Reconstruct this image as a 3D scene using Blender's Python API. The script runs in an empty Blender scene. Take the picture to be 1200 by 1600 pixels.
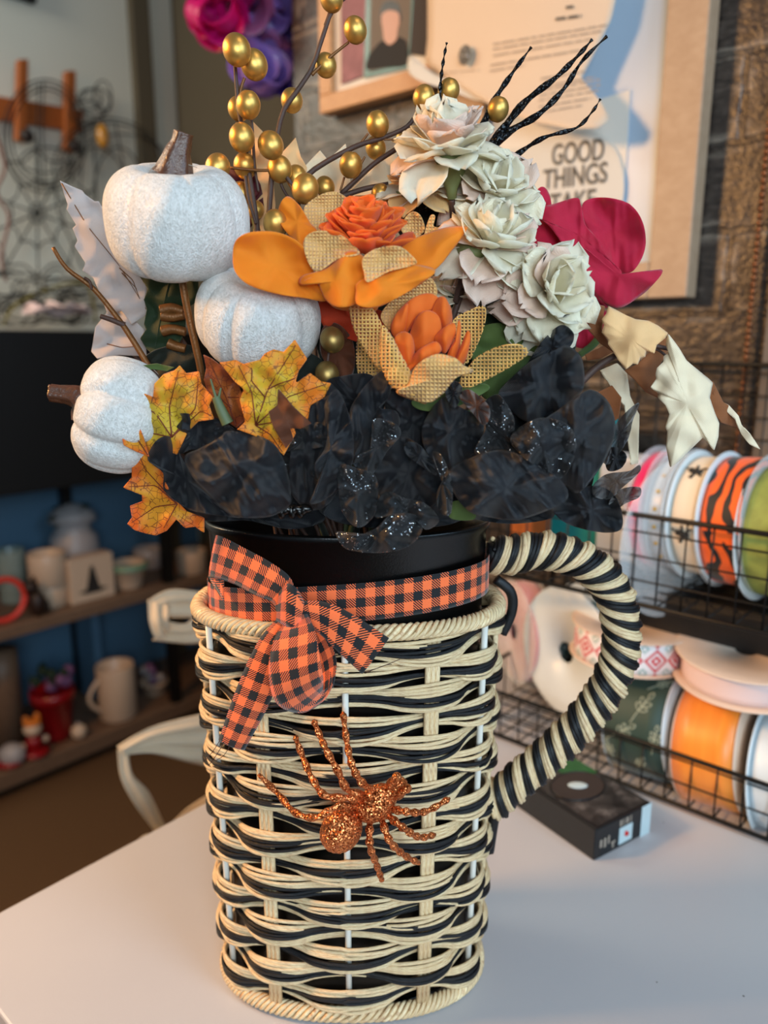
import bpy, bmesh, math, random
import numpy as np
from mathutils import Vector, Matrix, noise
random.seed(7)
C = bpy.context.scene
COL = C.collection
PI = math.pi

# ------------------------------------------------------------------ camera
HC = 0.46; PITCH = math.radians(12.5); F = 1200.0
cd = bpy.data.cameras.new('camera'); cam = bpy.data.objects.new('camera', cd); COL.objects.link(cam)
cam.location = (0, 0, HC); cam.rotation_euler = (PI/2-PITCH, 0, 0)
cd.sensor_fit = 'AUTO'; cd.sensor_width = 36; cd.lens = 27; cd.clip_start = .02; cd.clip_end = 50
cd.dof.use_dof = True; cd.dof.focus_distance = .46; cd.dof.aperture_fstop = 4.6
C.camera = cam
FW = Vector((0, math.cos(PITCH), -math.sin(PITCH))); UP = Vector((0, math.sin(PITCH), math.cos(PITCH)))
CAM = Vector((0, 0, HC))
UD = Vector((-.7517, .6596, 0)); ND = Vector((.6596, .7517, 0))     # along the brick wall (to the left, away) / into the brick wall
def ray(x, y): return FW + Vector(((x-600)/F, 0, 0)) - UP*((y-800)/F)
def W(x, y, Y): d = ray(x, y); return CAM + d*(Y/d.y)
def PZ(x, y, z): d = ray(x, y); return CAM + d*((z-HC)/d.z)
def PN(x, y, n): d = ray(x, y); return CAM + d*(n/d.dot(ND))
def PU(x, y, u): d = ray(x, y); return CAM + d*(u/d.dot(UD))
def UN(u, n, z=0): return UD*u + ND*n + Vector((0, 0, z))
def u_of(p): return p.dot(UD)
def n_of(p): return p.dot(ND)
RW = math.atan2(UD.y, UD.x)       # rotation that turns local x into UD (local y then points to -ND)

# ------------------------------------------------------------------ world and lights
w = bpy.data.worlds.new('world'); C.world = w; w.use_nodes = True
bg = w.node_tree.nodes['Background']; bg.inputs[0].default_value = (.62, .72, .9, 1); bg.inputs[1].default_value = .16
def area(name, loc, target, size, power, col, sizey=None):
    l = bpy.data.lights.new(name, 'AREA'); l.energy = power; l.color = col; l.size = size
    if sizey: l.shape = 'RECTANGLE'; l.size_y = sizey
    o = bpy.data.objects.new(name, l); COL.objects.link(o); o.location = loc
    o.rotation_euler = (Vector(target)-Vector(loc)).to_track_quat('-Z', 'Y').to_euler(); return o
area('window_and_fill_daylight', (1.0, -.45, .95), (0, .5, .3), .6, 13, (.50, .77, 1.0), .8)
area('window_and_fill_daylight', (.20, -1.0, .66), (0, .5, .46), .7, 18, (.76, .91, 1.0), .5)  # frontal fill added to brighten the camera-facing sides, beside the window above
area('table_lamp_warm', (-1.15, .42, .95), (0, .5, .2), .22, 20, (1.0, .50, .17))
area('shop_light', (-1.75, 1.05, 1.55), (-1.9, 1.9, .1), .6, 26, (1.0, .96, .83))
area('ceiling_lamp', (.55, -.1, 1.9), (.45, .75, .3), .3, 4.2, (1.0, .78, .56))
C.view_settings.view_transform = 'Standard'; C.view_settings.look = 'None'
C.view_settings.exposure = 0.0; C.view_settings.gamma = 1.0; C.view_settings.use_curve_mapping = False

# ------------------------------------------------------------------ materials
def lin(c): return tuple(v**2.2 if v >= 0 else 0 for v in c)
class NM:
    def __init__(s, name):
        s.m = bpy.data.materials.new(name); s.m.use_nodes = True; s.nt = s.m.node_tree
        s.b = s.nt.nodes['Principled BSDF']; s.out = s.nt.nodes['Material Output']
    def n(s, t, **kw):
        nd = s.nt.nodes.new('ShaderNode'+t)
        for k, v in kw.items():
            if k.startswith('i_'):
                key = k[2:]; key = int(key) if key.isdigit() else key.replace('_', ' ')
                s.put(v, nd.inputs[key])
            else: setattr(nd, k, v)
        return nd
    def put(s, v, sock):
        if isinstance(v, bpy.types.NodeSocket): s.nt.links.new(v, sock)
        else: sock.default_value = v if not (isinstance(v, tuple) and len(v) == 3 and sock.type == 'RGBA') else (*v, 1)
    def math(s, op, a, b=0.0, c=0.0):
        nd = s.n('Math', operation=op, i_0=a, i_1=b)
        if op == 'MULTIPLY_ADD': s.put(c, nd.inputs[2])
        return nd.outputs[0]
    def mix(s, f, a, b): 
        nd = s.n('Mix', data_type='RGBA'); s.put(f, nd.inputs[0]); s.put(a, nd.inputs[6]); s.put(b, nd.inputs[7]); return nd.outputs[2]
    def ramp(s, f, stops, interp='LINEAR'):
        r = s.n('ValToRGB'); s.put(f, r.inputs[0]); r.color_ramp.interpolation = interp
        while len(r.color_ramp.elements) < len(stops): r.color_ramp.elements.new(.5)
        for e, (p, c) in zip(r.color_ramp.elements, stops): e.position = p; e.color = (*c, 1)
        return r.outputs[0]
    def uv(s, sx=1, sy=1):
        t = s.n('TexCoord'); mp = s.n('Mapping', i_Vector=t.outputs['UV']); mp.inputs['Scale'].default_value = (sx, sy, 1); return mp.outputs[0]
    def obj(s, sx=1, sy=1, sz=1):
        t = s.n('TexCoord'); mp = s.n('Mapping', i_Vector=t.outputs['Object']); mp.inputs['Scale'].default_value = (sx, sy, sz); return mp.outputs[0]
    def noise(s, vec, scale, detail=3, rough=.55, dist=0): return s.n('TexNoise', i_Vector=vec, i_Scale=scale, i_Detail=detail, i_Roughness=rough, i_Distortion=dist).outputs[0]
    def bump(s, h, strength=.5, dist=.001):
        b = s.n('Bump', i_Height=h, i_Strength=strength, i_Distance=dist); s.put(b.outputs[0], s.b.inputs['Normal'])
    def set(s, **kw):
        for k, v in kw.items(): s.put(v, s.b.inputs[k.replace('_', ' ')])
    def translucent(s, col, f):
        t = s.n('BsdfTranslucent', i_Color=col); mx = s.n('MixShader', i_0=f); s.put(s.b.outputs[0], mx.inputs[1]); s.put(t.outputs[0], mx.inputs[2])
        s.put(mx.outputs[0], s.out.inputs[0]); return mx
    def holes(s, alpha):
        s.set(Alpha=alpha)
def simple(name, col, rough=.6, metal=0, var=.12, scale=60, bump=0, bscale=300, **kw):
    m = NM(name); c = lin(col)
    nz = m.noise(m.obj(), scale, 4)
    m.set(Base_Color=m.mix(nz, tuple(v*(1-var) for v in c), tuple(min(1, v*(1+var)) for v in c)), Roughness=rough, Metallic=metal, **kw)
    if bump: m.bump(m.noise(m.obj(), bscale, 3), bump, .001)
    return m.m
def cloth(name, a, b, rough=.75, sheen=.3, trans=.25, fib=2600, metal=0, spec=.5, glit=False, weave=.6):
    m = NM(name); uv = m.uv()
    big = m.noise(uv, 45, 3); streak = m.noise(m.uv(1, .06), fib, 2, .6)
    ca, cb = lin(a), lin(b)
    base = m.mix(big, ca, cb)
    col = m.mix(m.math('MULTIPLY', streak, .18), base, tuple(v*.6 for v in ca))
    m.set(Base_Color=col, Roughness=rough, Metallic=metal, Sheen_Weight=sheen, Sheen_Roughness=.4, Specular_IOR_Level=spec)
    wv = m.math('ADD', m.math('MULTIPLY', streak, .7), m.math('MULTIPLY', m.noise(m.uv(.08, 1), fib, 2), .7))
    wv = m.math('ADD', wv, m.math('MULTIPLY', m.noise(uv, 160, 3), 2.2))
    t = m.n('TexCoord'); sx = m.n('SeparateXYZ', i_0=t.outputs['UV']); wb = m.math('MULTIPLY', m.noise(uv, 60, 2), 3.0)
    th = m.math('MULTIPLY', m.math('SINE', m.math('ADD', wb, m.math('MULTIPLY', sx.outputs[0], 2*PI/.0010))), m.math('SINE', m.math('MULTIPLY', sx.outputs[1], 2*PI/.0010)))
    wv = m.math('MULTIPLY_ADD', th, weave*.8, wv)
    m.bump(wv, .40, .0009)
    if glit:
        v = m.n('TexVoronoi', i_Vector=uv, i_Scale=1700.0); rnd = m.n('SeparateColor', i_0=v.outputs['Color'])
        g = m.math('GREATER_THAN', rnd.outputs[0], .90); g = m.math('MULTIPLY', g, m.math('GREATER_THAN', m.noise(uv, 60, 2), .47))
        m.set(Base_Color=m.mix(g, col, (.7, .75, .8)), Metallic=g, Roughness=m.math('MULTIPLY_ADD', g, -.4, rough))
    if trans: m.translucent(m.mix(big, ca, cb), trans)
    return m.m
def burlap(name, a, b, holes=True, p=.0021):
    m = NM(name); t = m.n('TexCoord'); s = m.n('SeparateXYZ', i_0=t.outputs['UV'])
    nz = m.noise(t.outputs['UV'], 90, 2)
    fu = m.math('ABSOLUTE', m.math('SINE', m.math('MULTIPLY_ADD', nz, .8, m.math('MULTIPLY', s.outputs[0], PI/p))))
    fv = m.math('ABSOLUTE', m.math('SINE', m.math('MULTIPLY_ADD', nz, .8, m.math('MULTIPLY', s.outputs[1], PI/p))))
    mn = m.math('MINIMUM', fu, fv)
    hgt = m.math('SUBTRACT', 1.0, mn)
    m.set(Base_Color=m.mix(m.noise(t.outputs['UV'], 300, 3), lin(a), lin(b)), Roughness=.85, Sheen_Weight=.2)
    m.bump(hgt, .8, .0014)
    if holes: m.set(Alpha=m.math('LESS_THAN', mn, .74))
    else: m.translucent(lin(a), .2)
    return m.m
M = {}
M['black_petal'] = cloth('black_petal_cloth', (.045, .05, .07), (.085, .095, .125), .42, .10, .03, spec=.5, weave=1)
M['black_glitter'] = cloth('black_glitter_cloth', (.05, .05, .06), (.10, .095, .11), .55, .10, .04, glit=True, weave=1)
M['brown_sheer'] = cloth('copper_brown_cloth', (.32, .16, .08), (.5, .27, .13), .5, .4, .3, metal=.2)
def sheer(name, col, a):
    m = NM(name); m.set(Base_Color=lin(col), Roughness=.5, Sheen_Weight=.3, Alpha=a); m.bump(m.noise(m.uv(1, .1), 900, 2), .4, .0008); return m.m
M['black_sheer'] = sheer('black_sheer_organza', (.14, .12, .13), .72)
M['orange_silk'] = cloth('orange_silk', (1.0, .54, .05), (1.0, .62, .11), .6, .25, .3)
M['orange_core'] = cloth('bright_orange_silk', (1.0, .46, .10), (1.0, .56, .20), .6, .25, .4)
M['orange_red'] = cloth('deep_orange_silk', (.75, .20, .04), (.85, .28, .06), .7, .2, .25)
M['burlap'] = burlap('golden_burlap', (.95, .66, .28), (1.0, .80, .46))
M['burlap_dense'] = burlap('dense_golden_burlap', (.95, .69, .36), (1.0, .82, .54), False)
M['cream_petal'] = cloth('cream_petal', (1.0, .97, .88), (1.0, .99, .94), .7, .45, .5, weave=.2)
M['cream_pink'] = cloth('blush_cream_petal', (.97, .83, .74), (.98, .90, .84), .7, .3, .3)
M['cream_gold'] = cloth('golden_cream_petal', (.93, .74, .45), (.96, .83, .62), .7, .3, .3)
M['cream_satin'] = cloth('pale_satin_petal', (1.0, .96, .85), (1.0, .98, .90), .28, .4, .4, metal=.08)
M['magenta'] = cloth('magenta_silk', (.76, .02, .20), (.84, .04, .28), .6, .35, .25)
M['burgundy'] = cloth('burgundy_silk', (.30, .02, .10), (.42, .04, .14), .6, .35, .2)
M['tan_leaf'] = cloth('tan_felt_leaf', (.97, .76, .52), (1.0, .84, .62), .9, .3, .2)
M['pale_leaf'] = cloth('pale_cream_leaf', (.98, .90, .76), (1.0, .94, .82), .9, .3, .2)
M['brown_leaf'] = cloth('brown_leaf_underside', (.55, .33, .19), (.63, .40, .25), .9, .2, .25)
M['lilac_leaf'] = cloth('pale_grey_leaf', (.80, .76, .76), (.86, .82, .80), .85, .3, .25)
M['green_leaf'] = cloth('dark_green_leaf', (.06, .15, .06), (.12, .24, .09), .55, .2, .15)
M['sepal'] = cloth('green_sepal', (.25, .34, .14), (.36, .44, .20), .6, .2, .2)
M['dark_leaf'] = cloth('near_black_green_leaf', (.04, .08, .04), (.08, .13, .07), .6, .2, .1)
def autumn(name, a, b, edge, vein=(.38, .13, .05)):
    m = NM(name); uv = m.uv()
    at = m.n('Attribute', attribute_name='rho').outputs['Fac']
    e = m.math('MULTIPLY_ADD', m.noise(uv, 55, 3), 1.3, m.math('MULTIPLY_ADD', at, .55, -.55))
    base = m.mix(m.noise(uv, 80, 3), lin(a), lin(b))
    er = m.ramp(e, [(.35, (0, 0, 0)), (.62, (1, 1, 1))])
    base = m.mix(er, base, lin(edge))
    v = m.n('TexVoronoi', feature='DISTANCE_TO_EDGE', i_Scale=260.0)
    wr = m.n('VectorMath', operation='ADD', i_0=uv); wr.inputs[1].default_value = (0, 0, 0)
    m.put(wr.outputs[0], v.inputs['Vector'])
    line = m.math('LESS_THAN', v.outputs['Distance'], .035)
    line = m.math('MULTIPLY', line, m.math('GREATER_THAN', m.noise(uv, 130, 2), .44))
    col = m.mix(m.math('MULTIPLY', line, .7), base, lin(vein))
    m.set(Base_Color=col, Roughness=.6, Sheen_Weight=.2); m.bump(m.noise(uv, 900, 2), .3, .0008)
    m.translucent(col, .3); return m.m
M['autumn_yellow'] = autumn('autumn_yellow_leaf', (.78, .66, .14), (.90, .74, .20), (.93, .52, .12))
M['autumn_orange'] = autumn('autumn_orange_leaf', (.88, .60, .14), (.94, .64, .16), (.90, .42, .10))
M['autumn_rust'] = autumn('autumn_rust_leaf', (.62, .34, .12), (.70, .38, .14), (.55, .24, .08))
M['vein'] = simple('leaf_vein', (.42, .17, .07), .7)
def velvet():
    m = NM('white_velvet'); o = m.obj()
    a = m.noise(m.obj(1, 1, .5), 1500, 3, .8); b = m.noise(m.obj(1, 1, .7), 520, 2, .8); c = m.noise(o, 35, 2)
    gr = m.ramp(m.math('MULTIPLY_ADD', a, .5, m.math('MULTIPLY', b, .5)), [(.36, (.64, .63, .61)), (.60, (1, 1, 1))])
    mm2 = m.n('Mix', data_type='RGBA', blend_type='MULTIPLY'); mm2.inputs[0].default_value = 1; m.put(m.mix(c, (.86, .82, .76), (.90, .92, .92)), mm2.inputs[6]); m.put(gr, mm2.inputs[7])
    m.set(Base_Color=mm2.outputs[2], Roughness=.33, Sheen_Weight=.3, Sheen_Roughness=.3, Specular_IOR_Level=1.0)
    m.bump(m.math('ADD', a, m.math('MULTIPLY', b, 1.2)), .7, .0018); return m.m
M['velvet'] = velvet()
M['pump_stem'] = simple('brown_painted_stem', (.33, .22, .17), .35, var=.5, scale=250, bump=.5, bscale=500)
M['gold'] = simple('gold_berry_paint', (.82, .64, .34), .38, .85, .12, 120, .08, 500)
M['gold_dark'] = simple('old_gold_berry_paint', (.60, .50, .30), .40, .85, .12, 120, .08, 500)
M['twig'] = simple('dark_brown_twig', (.28, .20, .17), .6, 0, .3, 200, .3, 900)
M['twig_gold'] = simple('bronze_twig', (.45, .30, .16), .45, .4, .3, 200, .3, 900)
M['green_stem'] = simple('dull_green_stem', (.33, .38, .26), .6)
M['calyx'] = simple('olive_green_calyx', (.42, .45, .28), .6)
def glitter(name, a, b, scale, metal=.9, rough=.35):
    m = NM(name); v = m.n('TexVoronoi', i_Vector=m.obj(), i_Scale=float(scale)); sc = m.n('SeparateColor', i_0=v.outputs['Color'])
    m.set(Base_Color=m.mix(sc.outputs[0], lin(a), lin(b)), Metallic=metal, Roughness=rough)
    g = m.n('NewGeometry'); vm = m.n('VectorMath', operation='SUBTRACT', i_0=v.outputs['Color']); vm.inputs[1].default_value = (.5, .5, .5)
    sm = m.n('VectorMath', operation='SCALE', i_0=vm.outputs[0]); sm.inputs['Scale'].default_value = 1.3
    ad = m.n('VectorMath', operation='ADD', i_0=g.outputs['Normal'], i_1=sm.outputs[0]); nm = m.n('VectorMath', operation='NORMALIZE', i_0=ad.outputs[0])
    m.put(nm.outputs[0], m.b.inputs['Normal']); return m.m
M['copper_glitter'] = glitter('copper_glitter', (.55, .22, .08), (1.0, .62, .38), 1250)
M['black_twig'] = glitter('black_glitter_twig', (.03, .03, .03), (.12, .12, .13), 900, .5, .3)
def fibre(name, a, b, c, rough, spec=.5):
    m = NM(name)
    s = m.noise(m.uv(8, .6), 3.0, 2, .6)
    s2 = m.noise(m.obj(), 40, 2)
    col = m.ramp(s, [(.35, lin(a)), (.5, lin(b)), (.66, lin(c))])
    col = m.mix(m.math('MULTIPLY', s2, .35), col, lin(c))
    m.set(Base_Color=col, Roughness=rough, Specular_IOR_Level=spec); m.bump(s, .5, .0007); return m.m
M['reed'] = fibre('natural_reed', (.66, .45, .31), (.89, .78, .59), (.95, .87, .71), .45)
M['reed_black'] = fibre('black_reed', (.05, .05, .06), (.08, .085, .095), (.12, .125, .14), .42, .4)
M['spoke_white'] = simple('white_coated_wire', (.85, .84, .80), .35)
M['can'] = simple('black_enamel_metal', (.035, .035, .035), .28, 0, .1, 50, .12, 900)
def gingham():
    m = NM('orange_black_gingham'); t = m.n('TexCoord'); s = m.n('SeparateXYZ', i_0=t.outputs['UV']); u, v = s.outputs[0], s.outputs[1]
    p = .0118
    bu = m.math('LESS_THAN', m.math('FRACT', m.math('DIVIDE', u, p)), .5); bv = m.math('LESS_THAN', m.math('FRACT', m.math('DIVIDE', v, p)), .5)
    st = m.math('LESS_THAN', m.math('FRACT', m.math('DIVIDE', m.math('ADD', u, v), .0017)), .58)
    both = m.math('MULTIPLY', bu, bv); one = m.math('ABSOLUTE', m.math('SUBTRACT', bu, bv))
    k = m.math('ADD', both, m.math('MULTIPLY', one, st))
    m.set(Base_Color=m.mix(k, lin((1.0, .45, .24)), lin((.06, .06, .08))), Roughness=.8, Sheen_Weight=.25)
    m.bump(m.math('SINE', m.math('MULTIPLY', m.math('ADD', u, v), 2*PI/.0008)), .3, .0004); return m.m
M['gingham'] = gingham()

# ------------------------------------------------------------------ mesh helpers
ORG = {}
class MB:
    def __init__(s): s.v = []; s.f = []; s.uv = []; s.rho = []
    def add(s, vs, fs, uvs=None, rho=None):
        o = len(s.v); s.v += [tuple(v) for v in vs]; s.f += [tuple(i+o for i in f) for f in fs]
        s.uv += list(uvs) if uvs is not None else [(0, 0)]*len(vs)
        s.rho += list(rho) if rho is not None else [0]*len(vs)
    def box(s, c, sz, rot=None):
        x, y, z = (v/2 for v in sz); c = Vector(c)
        vs = [Vector((a*x, b*y, d*z)) for a in (-1, 1) for b in (-1, 1) for d in (-1, 1)]
        if rot is not None: vs = [rot @ v for v in vs]
        s.add([c+v for v in vs], [(0, 1, 3, 2), (4, 6, 7, 5), (0, 4, 5, 1), (2, 3, 7, 6), (0, 2, 6, 4), (1, 5, 7, 3)])
    def tube(s, pts, r, n=8, cap=True, flat=1.0):
        P = [Vector(p) for p in pts]; k = len(P); R = r if hasattr(r, '__len__') else [r]*k
        T = [(P[min(i+1, k-1)]-P[max(i-1, 0)]).normalized() for i in range(k)]
        a = Vector((0, 0, 1)) if abs(T[0].z) < .9 else Vector((1, 0, 0))
        Nn = (a - T[0]*a.dot(T[0])).normalized(); vs = []; uvs = []; L = 0
        for i in range(k):
            if i: Nn = (Nn - T[i]*Nn.dot(T[i])).normalized(); L += (P[i]-P[i-1]).length
            B = T[i].cross(Nn)
            for j in range(n):
                t = 2*PI*j/n; vs.append(P[i]+(Nn*math.cos(t)+B*math.sin(t)*flat)*R[i]); uvs.append((abs(j/n-.5)*2+L*8, L*100))
        fs = [(i*n+j, i*n+(j+1) % n, (i+1)*n+(j+1) % n, (i+1)*n+j) for i in range(k-1) for j in range(n)]
        if cap: fs += [tuple(reversed(range(n))), tuple((k-1)*n+j for j in range(n))]
        s.add(vs, fs, uvs)
    def lathe(s, prof, c=(0, 0, 0), n=40, ax=None, sx=1, sy=1, uvr=None):
        c = Vector(c); q = ax.to_track_quat('Z', 'Y').to_matrix() if ax is not None else Matrix.Identity(3)
        k = len(prof); vs = []; uvs = []; L = 0
        for i, (r, z) in enumerate(prof):
            if i: L += math.hypot(prof[i][0]-prof[i-1][0], prof[i][1]-prof[i-1][1])
            for j in range(n+1):
                t = 2*PI*j/n; vs.append(c + q @ Vector((r*math.cos(t)*sx, r*math.sin(t)*sy, z))); uvs.append((t*(uvr or .05), L))
        fs = [(i*(n+1)+j, i*(n+1)+j+1, (i+1)*(n+1)+j+1, (i+1)*(n+1)+j) for i in range(k-1) for j in range(n)]
        s.add(vs, fs, uvs)
    def ball(s, c, r, n=16, m=10, rot=None):
        r = r if hasattr(r, '__len__') else (r, r, r); c = Vector(c); vs = []; fs = []
        for i in range(m+1):
            a = PI*i/m
            for j in range(n):
                t = 2*PI*j/n; v = Vector((r[0]*math.sin(a)*math.cos(t), r[1]*math.sin(a)*math.sin(t), r[2]*math.cos(a)))
                vs.append(c + (rot @ v if rot is not None else v))
        fs = [(i*n+j, (i+1)*n+j, (i+1)*n+(j+1) % n, i*n+(j+1) % n) for i in range(m) for j in range(n)]
        s.add(vs, fs)
    def build(s, name, mat, parent=None, smooth=True, thick=0, origin=None, bevel=0, merge=False):
        root = parent
        while root is not None and root.parent is not None: root = root.parent
        if root is not None: o = ORG.get(root.name, Vector((0, 0, 0)))
        elif origin is not None: o = Vector(origin)
        else:
            a = np.array(s.v); mn, mx = a.min(0), a.max(0); o = Vector(((mn[0]+mx[0])/2, (mn[1]+mx[1])/2, mn[2]))
        me = bpy.data.meshes.new(name); me.from_pydata([tuple(Vector(v)-o) for v in s.v], [], s.f)
        uvl = me.uv_layers.new(name='UVMap'); li = np.empty(len(me.loops), dtype=np.int32); me.loops.foreach_get('vertex_index', li)
        uvl.data.foreach_set('uv', np.array(s.uv, dtype=np.float32)[li].ravel())
        if any(s.rho):
            at = me.attributes.new('rho', 'FLOAT', 'POINT'); at.data.foreach_set('value', s.rho)
        if smooth: me.polygons.foreach_set('use_smooth', [True]*len(me.polygons))
        me.materials.append(M[mat] if isinstance(mat, str) else mat); me.update()
        ob = bpy.data.objects.new(name, me); COL.objects.link(ob)
        if parent is not None: ob.parent = parent
        else: ob.location = o; ORG[ob.name] = o
        if merge or (not smooth):
            bm = bmesh.new(); bm.from_mesh(me)
            if merge: bmesh.ops.remove_doubles(bm, verts=bm.verts, dist=1e-6)
            bmesh.ops.recalc_face_normals(bm, faces=bm.faces); bm.to_mesh(me); bm.free()
        if thick: md = ob.modifiers.new('thickness', 'SOLIDIFY'); md.thickness = thick; md.offset = 0
        if bevel: md = ob.modifiers.new('bevel', 'BEVEL'); md.width = bevel; md.segments = 2; md.limit_method = 'ANGLE'
        return ob
def thing(name, loc, label, cat, group=None):
    o = bpy.data.objects.new(name, None); COL.objects.link(o); o.location = loc; o.empty_display_size = .01
    ORG[o.name] = Vector(loc); return tag(o, label, cat, group)
def tag(o, label, cat, group=None):
    o['label'] = label; o['category'] = cat
    if group: o['group'] = group
    return o
def struct(o): o['kind'] = 'structure'; return o
def catmull(P, n, closed=False):
    P = [Vector(p) for p in P]; k = len(P); out = []
    segs = k if closed else k-1
    for i in range(n if closed else n+1):
        t = i/n*segs; a = min(int(t), segs-1); f = t-a
        g = (lambda j: P[j % k]) if closed else (lambda j: P[max(0, min(k-1, j))])
        p0, p1, p2, p3 = g(a-1), g(a), g(a+1), g(a+2)
        out.append(.5*((2*p1)+(p2-p0)*f+(2*p0-5*p1+4*p2-p3)*f*f+(3*p1-p0-3*p2+p3)*f**3))
    return out
def resample(P, n, closed=True):
    P = [Vector(p) for p in P]
    if closed: P = P+[P[0]]
    L = [0]
    for a, b in zip(P, P[1:]): L.append(L[-1]+(b-a).length)
    out = []; j = 0; T = L[-1]
    for i in range(n):
        t = T*i/(n if closed else n-1)
        while j < len(L)-2 and L[j+1] < t: j += 1
        f = (t-L[j])/max(1e-9, L[j+1]-L[j]); out.append(P[j].lerp(P[j+1], min(1, f)))
    return out
def crop(ox, oy, s): return lambda pts: [(ox+a*s, oy+b*s) for a, b in pts]
c4 = crop(60, 200, .38333); c5 = crop(60, 500, .41667); c6 = crop(350, 280, .41667); c8 = crop(480, 480, .46667)
r1 = crop(850, 420, .29167); t3 = crop(600, 0, .5); s6 = crop(300, 800, .43333); s7 = crop(300, 1080, .43333); b3 = crop(220, 600, .33333)

def sheet(name, pts, Y, mat, parent, c=None, gx=0, gy=0, bulge=0, ruf=0, k=5, ph=None, fold=0, fang=0, toothed=False, rings=10, N=96, thick=.0005, wob=.002, seed=None, kw_pleat=0, pl_a=0):
    """a thin cloth piece whose outline is given in the photo and which curves in depth: gx, gy metres per 100 px, bulge at its middle, ruffled rim"""
    sd = random.uniform(0, 100) if seed is None else seed; ph = sd if ph is None else ph
    out = [Vector((a, b, 0)) for a, b in pts]
    if c is None: c = sum(out, Vector())/len(out)
    else: c = Vector((c[0], c[1], 0))
    if toothed: out = resample(out, max(N, 240)); 
    else: out = resample(catmull(out, 160, True), N)
    N = len(out); s = Y/F; vs = []; uvs = []; rho = []; fs = []
    R = sum((p-c).length for p in out)/N
    ca, sa = math.cos(fang), math.sin(fang)
    pl = kw_pleat
    def pt(p, q, t):
        dx, dy = (p.x-c.x), (p.y-c.y)
        y = Y + gx*dx/100 + gy*dy/100 + bulge*(1-q*q) + ruf*q*q*math.sin(k*t+ph) + fold*math.cos((dx*ca+dy*sa)/R*PI*1.6+ph)
        y += wob*noise.noise(Vector((dx/28, dy/28, sd)))
        if pl: a_ = (dx*math.cos(pl_a)+dy*math.sin(pl_a)); b_ = (-dx*math.sin(pl_a)+dy*math.cos(pl_a)); y += pl*noise.noise(Vector((a_/7, b_/55, sd+3)))*min(1, .3+q)
        return W(p.x, p.y, y)
    for i in range(rings+1):
        q = i/rings
        for j in range(N):
            p = c.lerp(out[j], q)
            if i == 0 and j: continue
            vs.append(pt(p, q, 2*PI*j/N)); uvs.append(((p.x-c.x)*s, (p.y-c.y)*s)); rho.append(q+.001)
    fs += [(0, 1+j, 1+(j+1) % N) for j in range(N)]
    for i in range(1, rings):
        o1 = 1+(i-1)*N; o2 = 1+i*N
        fs += [(o1+j, o2+j, o2+(j+1) % N, o1+(j+1) % N) for j in range(N)]
    m = MB(); m.add(vs, fs, uvs, rho)
    return m.build(name, mat, parent, thick=thick)

def petal3(mb, base, d, nrm, L, Wd, curl=0, cup=.3, tip=.5, ruf=0, kr=3, nu=8, nv=7, seed=0):
    """one cloth petal grown from base along d, face towards nrm"""
    d = d.normalized(); nrm = (nrm-d*nrm.dot(d)).normalized(); S = d.cross(nrm)
    vs = []; uvs = []; p = Vector(base); th = 0
    for i in range(nu+1):
        u = i/nu
        if i: th = curl*u; p = p+(d*math.cos(th)-nrm*math.sin(th))*(L/nu)
        nn = nrm*math.cos(th)+d*math.sin(th)
        w0 = (.22+.78*min(1, u/.62)**.9); e_ = max(0, (u-.62)/.38); wd = Wd*.5*w0*(math.sqrt(max(0, 1-e_**2.4))*tip+(1-e_)*(1-tip)) if u < 1 else Wd*.10*tip
        for j in range(nv+1):
            v = j/nv*2-1
            q = p + S*(v*wd) + nn*(cup*wd*v*v*1.0) + nn*(ruf*u*u*math.sin(kr*PI*v+seed)*wd)
            q += nn*(noise.noise(Vector((v*1.3, u*2, seed)))*Wd*.06)
            if ruf and i >= nu-1: q += (d*math.cos(th)-nrm*math.sin(th))*(.08*L*math.sin(5*v+seed))
            vs.append(q); uvs.append((v*wd, u*L))
    fs = [(i*(nv+1)+j, i*(nv+1)+j+1, (i+1)*(nv+1)+j+1, (i+1)*(nv+1)+j) for i in range(nu) for j in range(nv)]
    mb.add(vs, fs, uvs)
def pom(parent, center, axis, n, R, wd, spread, mats, name='petal', cup=.35, curl=.5, ruf=0, tip=1.0, thick=.0004, seed=1, inner=.55, rise=.0):
    rnd = random.Random(seed); axis = axis.normalized(); q = axis.to_track_quat('Z', 'Y').to_matrix()
    for i in range(n):
        t = (i+.5)/n; a = i*2.39996+rnd.uniform(-.2, .2); tl = spread*math.sqrt(t)+rnd.uniform(-.08, .08)
        d = q @ Vector((math.sin(tl)*math.cos(a), math.sin(tl)*math.sin(a), math.cos(tl)))
        side = q @ Vector((math.cos(a), math.sin(a), 0))
        nn = axis-d*axis.dot(d)
        if nn.length < .15: nn = -side
        L = R*(inner+(1-inner)*t)*rnd.uniform(.9, 1.1)
        mb = MB(); petal3(mb, center+side*R*.10*math.sqrt(t)+axis*rise*(1-t), d, nn if tl > .25 else -side, L, wd*rnd.uniform(.85, 1.15), curl*(t-.3)*1.6+rnd.uniform(-.15, .15), cup, tip, ruf, rnd.choice((2, 3)), seed=rnd.uniform(0, 9))
        mb.build(name, mats[rnd.randrange(len(mats))], parent, thick=thick)
def pxtube(mb, pts, r, n=8, samp=24):
    """pts: (x, y, Y) ; r in metres (single or list of two)"""
    P = catmull([W(x, y, Y) for x, y, Y in pts], samp)
    if hasattr(r, '__len__'): rr = [r[0]+(r[1]-r[0])*i/samp for i in range(samp+1)]
    else: rr = r
    mb.tube(P, rr, n)

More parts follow.
